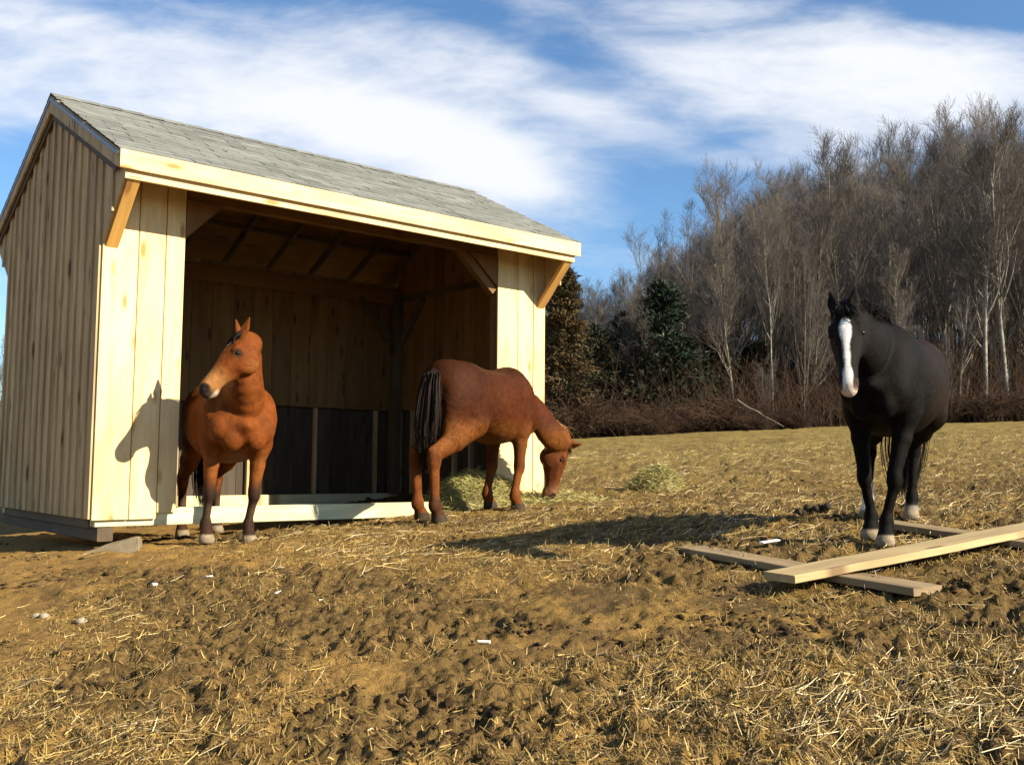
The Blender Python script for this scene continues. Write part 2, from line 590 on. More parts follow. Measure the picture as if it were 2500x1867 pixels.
def build_ground():
    r = [0.5]
    while r[-1] < 400:
        f = 1.05 if r[-1] < 2.6 else 1.0047 if r[-1] < 13 else 1.014 if r[-1] < 60 else 1.06
        r.append(r[-1] * f)
    r = np.array(r)
    a = np.concatenate([np.arange(-41, 41.01, 0.15), np.arange(46, 316, 6.0)]) * np.pi / 180
    A, Rr = np.meshgrid(a, r)
    X, Y = np.sin(A) * Rr, np.cos(A) * Rr
    Z = ground_z(X, Y)
    n, m = X.shape
    V = np.stack([X, Y, Z], -1).reshape(-1, 3)
    idx = np.arange(n * m).reshape(n, m)
    nx = np.roll(idx, -1, 1)
    q = np.stack([idx[:-1], idx[1:], nx[1:], nx[:-1]], -1).reshape(-1, 4)
    V = np.vstack([V, [[0, 0, float(terr(0, 0))]]])
    fan = np.stack([idx[0], nx[0], np.full(m, len(V) - 1)], -1)
    me = np_mesh('ground', V, [q, fan], True)
    add_color(me, np.repeat(churn(V[:, 0], V[:, 1])[:, None], 3, 1), 'churn')
    tag(mobj('ground', me, M['ground']), kind='structure')


build_ground()

# ------------------------------------------------------------------ the run-in shed
SHED_YAW = 0.7006
SHED_O = Vector((-3.5473, 8.4901, 0.9072))
shed = empty('horse_shelter', SHED_O, SHED_YAW)
tag(shed, 'new pine run-in shelter with grey shingled roof and open front', 'shelter')
SL, SD, ZE, OV = 5.124, 3.06, 2.34, 0.55
RIDGE_Y, RIDGE_Z, PITCH_R = 1.53, 4.10, 0.5
_cache = {}


def sh2w(x, y, z=0.0):
    c, s = math.cos(SHED_YAW), math.sin(SHED_YAW)
    return Vector((SHED_O.x + c * x - s * y, SHED_O.y + s * x + c * y, SHED_O.z + z))


def bar_mesh(l, w, t, ch=0.003):
    key = (round(l, 4), round(w, 4), round(t, 4), ch)
    if key in _cache:
        return _cache[key].copy() if False else _cache[key]
    ch = min(ch, w * 0.3, t * 0.3)
    sec = [(ch, 0), (w - ch, 0), (w, ch), (w, t - ch), (w - ch, t), (ch, t), (0, t - ch), (0, ch)]
    V = [(0, a, b) for a, b in sec] + [(l, a, b) for a, b in sec]
    me = bpy.data.meshes.new('bar')
    me.from_pydata(V, [], [[i, (i + 1) % 8, (i + 1) % 8 + 8, i + 8] for i in range(8)] + [list(range(7, -1, -1)), list(range(8, 16))])
    me.update()
    _cache[key] = me
    return me


def frame(origin, ex, ey):
    ex, ey = Vector(ex).normalized(), Vector(ey)
    ez = ex.cross(ey).normalized()
    ey = ez.cross(ex)
    m = Matrix((ex, ey, ez)).transposed().to_4x4()
    m.translation = Vector(origin)
    return m


def bar(name, parent, origin, ex, ey, size, mat, ch=0.003):
    """timber of size (length, width, thickness) from origin along ex, ey, ex x ey"""
    me0 = bar_mesh(*size, ch)
    key = (me0.name, mat.name)
    if key not in _cache:
        me = me0.copy()
        me.materials.append(mat)
        _cache[key] = me
    return mobj(name, _cache[key], None, parent, frame(origin, ex, ey))


def prism(name, parent, poly, origin, ex, ey, t, mat):
    n = len(poly)
    V = [(a, b, 0) for a, b in poly] + [(a, b, t) for a, b in poly]
    me = bpy.data.meshes.new(name)
    me.from_pydata(V, [], [list(range(n - 1, -1, -1)), list(range(n, 2 * n))] + [[i, (i + 1) % n, (i + 1) % n + n, i + n] for i in range(n)])
    bm = bmesh.new()
    bm.from_mesh(me)
    bmesh.ops.recalc_face_normals(bm, faces=bm.faces)
    bm.to_mesh(me)
    bm.free()
    return mobj(name, me, mat, parent, frame(origin, ex, ey))


def zt(y):
    return RIDGE_Z - PITCH_R * abs(y - RIDGE_Y)


def zhigh(y):
    return zt(y) - 0.045


def zlow(y):
    if y < 0:
        return ZE + (-y) * (2.84 - ZE) / 0.5
    if y > SD:
        return ZE + 0.1 + (y - SD) * (2.84 - ZE - 0.1) / 0.5
    return 0.0


def side_poly(y0, y1, zmin=None, zmax=None, eps=1e-4):
    lo0 = zlow(y0 + eps) if zmin is None else zmin
    lo1 = zlow(y1 - eps) if zmin is None else zmin
    up = [(zhigh(y1), y1)]
    if y0 < RIDGE_Y < y1:
        up.append((zhigh(RIDGE_Y), RIDGE_Y))
    up.append((zhigh(y0), y0))
    return [(lo0, y0), (lo1, y1)] + up


X, Y, Z = (1, 0, 0), (0, 1, 0), (0, 0, 1)


def side_wall(name, x_in, sgn, lab):
    """gable wall; x_in = plane of its inner face, sgn = outward direction along X"""
    w = bar(name, shed, (x_in - 0.042 if sgn > 0 else x_in + 0.002, 0.15, 0.005), Y, Z, (SD - 0.3, 0.085, 0.04), M['skid'])
    if lab:
        w['label'] = lab
    winv = FR[w.name].inverted()
    edges = [-0.5, -0.25, 0.0] + [SD * i / 14 for i in range(1, 15)] + [SD + 0.25, SD + 0.5]

    def put(o):
        set_m(o, winv @ FR[o.name])

    # outward is -X (left wall) when the prism runs from x_in to x_in - t
    for a, b in zip(edges[:-1], edges[1:]):
        ox = x_in if sgn < 0 else x_in + 0.022
        put(prism('board', w, side_poly(a + 0.002, b - 0.002), (ox, 0, 0), Z, Y, 0.022, M['pine_side']))
    for e in edges[1:-1]:
        ox = x_in - 0.022 if sgn < 0 else x_in + 0.044
        lo = zlow(e) if (e < -1e-6 or e > SD + 1e-6) else 0.0
        a, b = e - 0.03, e + 0.03
        if abs(e) < 1e-6:
            a, b = 0.0, 0.06
        if abs(e - SD) < 1e-6:
            a, b = SD - 0.06, SD
        poly = [(lo + 0.004, a), (lo + 0.004, b)] + ([(zhigh(b), b), (zhigh(RIDGE_Y), RIDGE_Y), (zhigh(a), a)] if a < RIDGE_Y < b else [(zhigh(b), b), (zhigh(a), a)])
        put(prism('batten', w, poly, (ox, 0, 0), Z, Y, 0.02, M['pine_side']))
    return w, put


left_wall, _ = side_wall('left_wall', 0.022, -1, 'shaded board-and-batten gable wall')
right_wall, put_r = side_wall('right_wall', SL - 0.022, 1, None)
# right wall, inside: lining boards above, studs and dark kickboards below
for i in range(13):
    a = 0.06 + i * 0.225
    put_r(prism('lining_board', right_wall, side_poly(a + 0.003, min(a + 0.222, 2.96), 1.225), (SL - 0.10, 0, 0), Z, Y, 0.018, M['pine_shaded']))
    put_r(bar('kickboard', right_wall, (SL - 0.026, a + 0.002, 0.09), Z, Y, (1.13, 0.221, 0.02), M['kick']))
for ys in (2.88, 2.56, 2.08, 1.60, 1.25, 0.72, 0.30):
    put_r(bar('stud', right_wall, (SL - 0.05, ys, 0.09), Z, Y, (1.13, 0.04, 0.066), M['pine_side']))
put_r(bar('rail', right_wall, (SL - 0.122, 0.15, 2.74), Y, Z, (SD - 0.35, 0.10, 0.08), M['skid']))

# front: two panels of three boards
fw = bar('front_header', shed, (0.03, 0.002, 2.88), X, Y, (SL - 0.06, 0.09, 0.17), M['pine_shaded'])
fwi = FR[fw.name].inverted()
fp = None
for name, xs in (('front_panel', (0.0, 0.311, 0.552, 0.729)), ('front_panel', (4.397, 4.70, 4.939, 5.122))):
    x0, x1 = xs[0], xs[-1]
    post = bar(name, shed, ((x1 - 0.135) if x0 < 1 else (x0 + 0.005), 0.004, 0.09), Z, (0, 1, 0), (2.78, 0.12, 0.13), M['pine_shaded'])
    set_m(post, frame(((x1 - 0.135 + 0.13) if x0 < 1 else (x0 + 0.005 + 0.13), 0.004, 0.09), Z, Y))
    inv = FR[post.name].inverted()
    for k, (a, b) in enumerate(zip(xs[:-1], xs[1:])):
        proud = 0.004 if (k == 2 and x0 > 1) else 0.0
        lo = -0.004 if k < 2 or x0 > 1 else 0.05
        o = bar('board', post, (a + 0.004, -0.024 - proud, lo), Z, X, (3.2 - lo, b - a - 0.008, 0.022 + proud), M['pine'])
        # Z x X = Y : thickness runs inward
        set_m(o, inv @ FR[o.name])
        if k < 2:                         # tongue behind the joint
            o = bar('joint_strip', post, (b - 0.02, -0.001, lo + 0.01), Z, X, (3.1 - lo, 0.04, 0.004), M['orange_pine'])
            set_m(o, inv @ FR[o.name])

# knee braces in the opening and under the wings
# siding carried out over the knee braces, eave shade put into its colour
prism('gusset_board', shed, [(2.535, 0.731), (2.87, 1.07), (2.87, 0.731)], (0, -0.003, 0), Z, X, 0.02, M['pine_shaded'])
prism('gusset_board', shed, [(2.52, 4.395), (2.87, 4.0), (2.87, 4.395)], (0, -0.003, 0), Z, X, 0.02, M['pine_shaded'])
for o in list(shed.children):
    if o.name.startswith('gusset_board'):
        o.location.y = -0.023
for p0, p1 in (((0.722, 0.004, 2.50), (1.12, 0.004, 2.90)), ((4.404, 0.004, 2.50), (3.95, 0.004, 2.90))):
    d = Vector(p1) - Vector(p0)
    bar('knee_brace', shed, p0, d, Y, (d.length + 0.1, 0.10, 0.09 if d.x < 0 else 0.09), M['pine_shaded'])
for x0 in (0.026, SL - 0.13):
    d = Vector((0, -0.5, 0.5))
    bar('wing_brace', shed, (x0, -0.026, ZE - 0.005), d, X, (0.72, 0.105, 0.045), M['orange_pine'])

# fascia and the board behind it
set_m(bar('fascia', shed, (-0.06, -OV - 0.02, 2.895), X, Z, (SL + 0.12, 0.158, 0.022), M['pine'], 0.004), frame((-0.06, -OV + 0.002, 2.895), X, Z))
bar('sub_fascia', shed, (0, -OV + 0.05, 2.825), X, Z, (SL, 0.2, 0.03), M['pine'])
bar('fascia', shed, (-0.06, SD + OV + 0.02, 2.895), X, Z, (SL + 0.12, 0.158, 0.022), M['pine'], 0.004)

# sill, skids, runners
bar('sill', shed, (0.045, 0.012, -0.065), X, Y, (SL - 0.09, 0.13, 0.151), M['treated'], 0.006)
bar('rear_sill', shed, (0.045, SD - 0.14, -0.065), X, Y, (SL - 0.09, 0.13, 0.151), M['treated'], 0.006)
for x0 in (0.03, SL - 0.13):
    bar('side_sill', shed, (x0, 0.15, -0.08), Y, Z, (SD - 0.3, 0.082, 0.08), M['skid'])
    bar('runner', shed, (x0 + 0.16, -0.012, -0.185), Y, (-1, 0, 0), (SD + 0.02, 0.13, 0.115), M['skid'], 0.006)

# rear wall
rw = bar('rear_wall', shed, (0.15, SD - 0.16, 2.70), X, Z, (SL - 0.3, 0.205, 0.06), M['pine_shaded'])
rinv = FR[rw.name].inverted()


def put_b(o):
    set_m(o, rinv @ FR[o.name])
    return o


for i in range(19):
    a = 0.03 + i * 0.2665
    put_b(bar('board', rw, (a, SD - 0.004, 0.0), Z, (1, 0, 0), (3.0, 0.263, 0.022), M['pine_side']))
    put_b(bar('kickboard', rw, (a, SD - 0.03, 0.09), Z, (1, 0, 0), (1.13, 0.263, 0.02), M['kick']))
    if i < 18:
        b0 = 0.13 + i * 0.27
        put_b(bar('lining_board', rw, (b0, SD - 0.115, 1.225), Z, (1, 0, 0), (1.50, 0.266, 0.018), M['pine_shaded']))
for xs in (0.94, 1.88, 2.81, 3.746, 4.68):
    put_b(bar('stud', rw, (xs, SD - 0.092, 0.09), Z, (1, 0, 0), (1.13, 0.045, 0.06), M['pine_side']))
for x0, x1 in ((0.03, 0.13), (SL - 0.26, SL - 0.13)):
    bar('corner_post', shed, (x0, SD - 0.26, 0.09), Z, X, (2.75, x1 - x0, 0.13), M['skid'])
# corner braces inside, at the back right
bar('corner_brace', shed, (4.30, SD - 0.23, 2.72), (0.45, 0, -0.5), Y, (0.72, 0.07, 0.08), M['skid'])
bar('corner_brace', shed, (SL - 0.20, SD - 0.75, 2.74), (0, 0.45, -0.5), X, (0.72, 0.07, 0.08), M['skid'])

# roof
deckV = []
x0, x1 = -0.045, SL + 0.045
ys = [-OV, RIDGE_Y, SD + OV]
V = [(x, y, zt(y) - d) for d in (0.012, 0.03) for x in (x0, x1) for y in ys]
F = [[0, 1, 4, 3], [1, 2, 5, 4], [6, 9, 10, 7], [7, 10, 11, 8], [0, 3, 9, 6], [2, 8, 11, 5], [0, 6, 7, 1], [1, 7, 8, 2], [3, 4, 10, 9], [4, 5, 11, 10]]
me = bpy.data.meshes.new('roof')
me.from_pydata(V, [], F)
bm = bmesh.new(); bm.from_mesh(me); bmesh.ops.recalc_face_normals(bm, faces=bm.faces); bm.to_mesh(me); bm.free()
roof = mobj('roof', me, M['pine_shaded'], shed)
nrm = math.sqrt(1 + PITCH_R ** 2)
UPS = Vector((0, 1 / nrm, PITCH_R / nrm))
slope_len = (RIDGE_Y + OV) * nrm
EXPO, TABW = 0.14, 0.325


def shingle_mesh(w, l, t):
    V = [(0, 0, 0), (w, 0, 0), (w, l, 0), (0, l, 0), (0, 0, t), (w, 0, t), (w, l, 0.002), (0, l, 0.002)]
    me = bpy.data.meshes.new('shingle')
    me.from_pydata(V, [], [[3, 2, 1, 0], [4, 5, 6, 7], [0, 1, 5, 4], [1, 2, 6, 5], [2, 3, 7, 6], [3, 0, 4, 7]])
    me.materials.append(M['shingle'])
    return me


sh_cache = {}
n_course = int(slope_len / EXPO) + 1
rs = random.Random(3)
for c in range(n_course):
    s0 = -0.012 + c * EXPO
    ln = min(0.19, slope_len - s0)
    off = -0.07 - (c * 0.137) % TABW
    x = off
    while x < SL + 0.07:
        a, b = max(x, -0.07), min(x + TABW - 0.005, SL + 0.07)
        x += TABW
        if b - a < 0.03:
            continue
        th = rs.choice((0.009, 0.012, 0.016))
        key = (round(b - a, 3), round(ln, 3), th)
        if key not in sh_cache:
            sh_cache[key] = shingle_mesh(b - a, ln, th)
        p = Vector((a, -OV, zt(-OV))) + UPS * (s0 + rs.uniform(-0.004, 0.004)) + Vector((0, -PITCH_R / nrm, 1 / nrm)) * (0.001 - 0.0)
        o = mobj('shingle', sh_cache[key], None, roof, frame(p, X, UPS))
# rear slope, unseen: one stepped layer
Vb, Fb = [], []
UB = Vector((0, -1 / nrm, PITCH_R / nrm))
NB = Vector((0, PITCH_R / nrm, 1 / nrm))
for c in range(n_course):
    s0, s1 = c * EXPO - 0.012, min((c + 1) * EXPO - 0.012, slope_len)
    k = len(Vb)
    e = Vector((0, SD + OV, zt(SD + OV)))
    for xx in (-0.07, SL + 0.07):
        for s, h in ((s0, 0.0), (s0, 0.011), (s1, 0.003)):
            q = e + UB * s + NB * h
            Vb.append((xx, q.y, q.z))
    Fb += [[k, k + 3, k + 4, k + 1], [k + 1, k + 4, k + 5, k + 2]]
me = bpy.data.meshes.new('shingle_layer')
me.from_pydata(Vb, [], Fb)
tag(mobj('shingle_layer', me, M['shingle'], roof), kind='stuff')
# ridge caps
for i in range(24):
    a = -0.07 + i * (SL + 0.14) / 24
    w = (SL + 0.14) / 24 + 0.03
    V = []
    for xx, h in ((a, 0.004), (a + w, 0.012)):
        for dy in (-0.12, 0, 0.12):
            V.append((xx, RIDGE_Y + dy, zt(RIDGE_Y + dy) + 0.014 + h))
    me = bpy.data.meshes.new('ridge_cap')
    me.from_pydata(V + [(v[0], v[1], v[2] - 0.006) for v in V], [], [[0, 3, 4, 1], [1, 4, 5, 2], [6, 7, 10, 9], [7, 8, 11, 10], [0, 6, 9, 3], [2, 5, 11, 8], [3, 9, 10, 4], [4, 10, 11, 5], [0, 1, 7, 6], [1, 2, 8, 7]])
    mobj('ridge_cap', me, M['shingle'], roof)
# rafters, purlin
for i in range(9):
    xx = 0.09 + i * (SL - 0.22) / 8
    for sgn in (-1, 1):
        y_e = -OV + 0.06 if sgn < 0 else SD + OV - 0.06
        d = Vector((0, RIDGE_Y - y_e, zt(RIDGE_Y) - zt(y_e)))
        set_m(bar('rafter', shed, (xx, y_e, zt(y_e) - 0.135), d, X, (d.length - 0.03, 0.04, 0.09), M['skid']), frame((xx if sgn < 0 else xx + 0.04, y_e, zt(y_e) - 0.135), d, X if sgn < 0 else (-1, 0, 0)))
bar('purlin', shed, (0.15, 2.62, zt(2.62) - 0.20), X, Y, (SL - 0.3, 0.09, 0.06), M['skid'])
# rake boards with drip edge
for x0 in (-0.067, SL + 0.045):
    for sgn in (-1, 1):
        ye = -OV if sgn < 0 else SD + OV
        poly = [(zt(ye) - 0.017, ye), (zt(RIDGE_Y) - 0.017, RIDGE_Y), (zt(RIDGE_Y) - 0.185, RIDGE_Y), (zt(ye) - 0.165, ye)]
        prism('rake_board', shed, poly, (x0 + 0.022, 0, 0), Z, Y, 0.022, M['pine_side'])
        d = Vector((0, RIDGE_Y - ye, zt(RIDGE_Y) - zt(ye)))
        xo = x0 - 0.008 if x0 < 0 else x0 + 0.012
        me_o = bar('drip_edge', shed, (xo, ye, zt(ye) - 0.03), d, X, (d.length, 0.02, 0.034), M['drip'])
        set_m(me_o, frame((xo if sgn < 0 else xo + 0.02, ye, zt(ye) - 0.03), d, X if sgn < 0 else (-1, 0, 0)))
        # narrow dark strip standing in for the shadow gap under the rake
        poly = [(zt(ye * 0.93 + RIDGE_Y * .07) - 0.175, ye * .93 + RIDGE_Y * .07), (zt(RIDGE_Y) - 0.19, RIDGE_Y), (zt(RIDGE_Y) - 0.25, RIDGE_Y), (zt(ye * 0.93 + RIDGE_Y * .07) - 0.235, ye * .93 + RIDGE_Y * .07)]
        xf = -0.024 if x0 < 0 else SL + 0.044
        prism('rake_shadow_strip', shed, poly, (xf, 0, 0), Z, Y, 0.014, M['skid'])

# broken concrete block under the front left runner
bm = bmesh.new()
pts = [(-0.30, -0.12, -0.16), (0.30, -0.16, -0.16), (0.31, 0.13, -0.16), (-0.28, 0.14, -0.16),
       (-0.27, -0.10, -0.06), (-0.02, -0.12, 0.005), (0.28, -0.13, 0.06), (0.29, 0.11, 0.05), (-0.02, 0.12, 0.0), (-0.25, 0.12, -0.06)]
vv = [bm.verts.new(p) for p in pts]
for f in ([3, 2, 1, 0], [4, 5, 8, 9], [5, 6, 7, 8], [0, 1, 6, 5, 4], [1, 2, 7, 6], [2, 3, 9, 8, 7], [3, 0, 4, 9]):
    bm.faces.new([vv[i] for i in f])
bmesh.ops.recalc_face_normals(bm, faces=bm.faces)
bmesh.ops.bevel(bm, geom=list(bm.edges), offset=0.014, segments=2, affect='EDGES')
bmesh.ops.subdivide_edges(bm, edges=list(bm.edges), cuts=2, use_grid_fill=True)
for v in bm.verts:
    v.co += Vector((random.uniform(-1, 1), random.uniform(-1, 1), random.uniform(-1, 1))) * 0.004
me = bpy.data.meshes.new('concrete_block')
bm.to_mesh(me); bm.free()
w_ = sh2w(0.17, -0.10)
blk = mobj('concrete_block', me, M['concrete'])
blk.location = (w_.x, w_.y, float(ground_z(w_.x, w_.y)) + 0.05)
blk.rotation_euler = (0, R(-4), SHED_YAW - 0.5)
blk.scale = (0.72, 0.8, 0.8)
tag(blk, 'broken grey concrete block under the shelter corner', 'block')

# ------------------------------------------------------------------ horses: one continuous skin each
class Field:
    """signed distance on a grid, blended primitive by primitive"""

    def __init__(self, lo, hi, h):
        self.lo, self.h = np.array(lo, float), h
        self.n = np.ceil((np.array(hi) - self.lo) / h).astype(int) + 1
        self.D = np.full(self.n, 0.6, dtype=np.float32)

    def sub(self, lo, hi):
        a = np.clip(((np.array(lo) - self.lo) / self.h).astype(int), 0, self.n - 1)
        b = np.clip(((np.array(hi) - self.lo) / self.h).astype(int) + 2, 1, self.n)
        sl = tuple(slice(i, j) for i, j in zip(a, b))
        g = np.meshgrid(*[self.lo[k] + self.h * np.arange(a[k], b[k]) for k in range(3)], indexing='ij')
        return sl, np.stack(g, -1)

    def merge(self, sl, d, k):
        A = self.D[sl]
        if k <= 0:
            self.D[sl] = np.minimum(A, d)
        else:
            hh = np.clip(k - np.abs(A - d), 0, None) / k
            self.D[sl] = np.minimum(A, d) - hh * hh * k * 0.25

    def carve(self, sl, d, k):
        A, d = self.D[sl], -d
        hh = np.clip(k - np.abs(A - d), 0, None) / k
        self.D[sl] = np.maximum(A, d) + hh * hh * k * 0.25

    def seg(self, A, B, ra, rb, k=0.04, side=(0, 1, 0), cut=False):
        """tapered limb from A to B; ra, rb = (half width along side, half depth)"""
        A, B, side = np.array(A, float), np.array(B, float), np.array(side, float)
        ra = np.array(ra if hasattr(ra, '__len__') else (ra, ra), float)
        rb = np.array(rb if hasattr(rb, '__len__') else (rb, rb), float)
        m = max(ra.max(), rb.max()) + k + 0.03
        sl, P = self.sub(np.minimum(A, B) - m, np.maximum(A, B) + m)
        ax = B - A
        ln = np.linalg.norm(ax)
        ax = ax / (ln + 1e-9)
        s = side - ax * (side @ ax)
        s /= np.linalg.norm(s)
        u = np.cross(ax, s)
        q = P - A
        t0 = q @ ax
        t = np.clip(t0 / (ln + 1e-9), 0, 1)
        e = t0 - t * ln
        a = ra[0] + (rb[0] - ra[0]) * t
        b = ra[1] + (rb[1] - ra[1]) * t
        c = np.minimum(a, b)
        qs, qu = q @ s, q @ u
        k0 = np.sqrt((qs / a) ** 2 + (qu / b) ** 2 + (e / c) ** 2)
        k1 = np.sqrt((qs / a ** 2) ** 2 + (qu / b ** 2) ** 2 + (e / c ** 2) ** 2) + 1e-6
        d = k0 * (k0 - 1) / k1
        d = np.where(k0 < 0.3, -0.7 * c, d)
        (self.carve if cut else self.merge)(sl, d.astype(np.float32), k)

    def ell(self, C, r, k=0.04, ex=(1, 0, 0), ey=(0, 1, 0), cut=False):
        C, r = np.array(C, float), np.array(r, float)
        ex, ey = np.array(ex, float), np.array(ey, float)
        ex /= np.linalg.norm(ex)
        ey = ey - ex * (ex @ ey)
        ey /= np.linalg.norm(ey)
        ez = np.cross(ex, ey)
        m = r.max() + k + 0.02
        sl, P = self.sub(C - m, C + m)
        q = P - C
        L = np.stack([q @ ex, q @ ey, q @ ez], -1)
        k0 = np.sqrt(((L / r) ** 2).sum(-1))
        k1 = np.sqrt(((L / r ** 2) ** 2).sum(-1)) + 1e-6
        d = np.where(k0 < 0.25, -0.7 * r.min(), k0 * (k0 - 1) / k1)
        (self.carve if cut else self.merge)(sl, d.astype(np.float32), k)

    def chain(self, pts, rad, k=0.04, side=(0, 1, 0)):
        """sections along a smooth curve through pts"""
        P = np.array(pts, float)
        Rr = np.array([r if hasattr(r, '__len__') else (r, r) for r in rad], float)
        Sd = np.array(side, float)
        if Sd.ndim == 1:
            Sd = np.repeat(Sd[None], len(P), 0)
        n = len(P)
        t = np.arange(n)
        tt = np.linspace(0, n - 1, (n - 1) * 3 + 1)

        def cr(Q):
            return np.stack([hermite(tt, t.astype(float), Q[:, c]) for c in range(Q.shape[1])], -1)
        P2, R2, S2 = cr(P), cr(Rr), cr(Sd)
        for i in range(len(P2) - 1):
            self.seg(P2[i], P2[i + 1], R2[i], R2[i + 1], k if i == 0 else 0.012, S2[i])

    def loft_x(self, tab, k=0.05, pw=2.25):
        """trunk: rows of (x, z centre, half height, half width)"""
        tab = np.array(tab, float)
        m = 0.08
        lo = (tab[0, 0] - m, -tab[:, 3].max() - m, (tab[:, 1] - tab[:, 2]).min() - m)
        hi = (tab[-1, 0] + m, tab[:, 3].max() + m, (tab[:, 1] + tab[:, 2]).max() + m)
        sl, P = self.sub(lo, hi)
        xs = np.clip(P[:, 0, 0, 0], tab[0, 0], tab[-1, 0])
        zc, hh, ww = [hermite(xs, tab[:, 0], tab[:, c])[:, None, None] for c in (1, 2, 3)]
        ex = (P[:, :, :, 0] - xs[:, None, None])
        y, z = np.abs(P[..., 1]) / ww, np.abs(P[..., 2] - zc) / hh
        r = (y ** pw + z ** pw) ** (1 / pw)
        d = (r - 1) * np.minimum(hh, ww) + np.abs(ex) * 1.2
        self.merge(sl, d.astype(np.float32), k)

    def surface(self):
        """surface nets"""
        D, h = self.D, self.h
        # light smoothing of the field
        E = D.copy()
        for ax in range(3):
            E = 0.25 * np.roll(E, 1, ax) + 0.5 * E + 0.25 * np.roll(E, -1, ax)
        D = E
        ins = D < 0
        n = np.array(D.shape) - 1
        cnt = np.zeros(n, dtype=np.int8)
        corners = [(i, j, k) for i in (0, 1) for j in (0, 1) for k in (0, 1)]
        for (i, j, k) in corners:
            cnt += ins[i:i + n[0], j:j + n[1], k:k + n[2]]
        cells = np.argwhere((cnt > 0) & (cnt < 8))
        vid = np.full(n, -1, dtype=np.int32)
        vid[tuple(cells.T)] = np.arange(len(cells))
        acc = np.zeros((len(cells), 3))
        num = np.zeros(len(cells))
        for a in corners:
            for ax in range(3):
                if a[ax]:
                    continue
                b = list(a)
                b[ax] = 1
                va = D[tuple((cells + a).T)]
                vb = D[tuple((cells + b).T)]
                cr = (va < 0) != (vb < 0)
                t = va / (va - vb + 1e-12)
                p = np.repeat(np.array(a, float)[None], len(cells), 0)
                p[:, ax] += t
                acc[cr] += p[cr]
                num[cr] += 1
        V = self.lo + h * (cells + acc / num[:, None])
        faces = []
        for ax in range(3):
            u, v = (ax + 1) % 3, (ax + 2) % 3
            sa = [slice(None)] * 3
            sb = [slice(None)] * 3
            sa[ax] = slice(0, -1)
            sb[ax] = slice(1, None)
            A, B = ins[tuple(sa)], ins[tuple(sb)]
            e = np.argwhere(A != B)
            e = e[(e[:, u] > 0) & (e[:, v] > 0) & (e[:, u] < n[u]) & (e[:, v] < n[v])]
            du, dv = np.zeros(3, int), np.zeros(3, int)
            du[u] = 1
            dv[v] = 1
            q = np.stack([vid[tuple((e - du - dv).T)], vid[tuple((e - dv).T)], vid[tuple(e.T)], vid[tuple((e - du).T)]], -1)
            flip = ~A[tuple(e.T)]
            q[flip] = q[flip][:, ::-1]
            faces.append(q[(q >= 0).all(1)])
        # normals from the field
        g = np.gradient(D, h)
        ci = np.clip(np.round((V - self.lo) / h).astype(int), 0, np.array(D.shape) - 1)
        Nn = np.stack([c[tuple(ci.T)] for c in g], -1)
        Nn /= np.linalg.norm(Nn, axis=1, keepdims=True) + 1e-9
        return V, np.concatenate(faces), Nn


def unit(v):
    v = np.array(v, float)
    return v / np.linalg.norm(v)


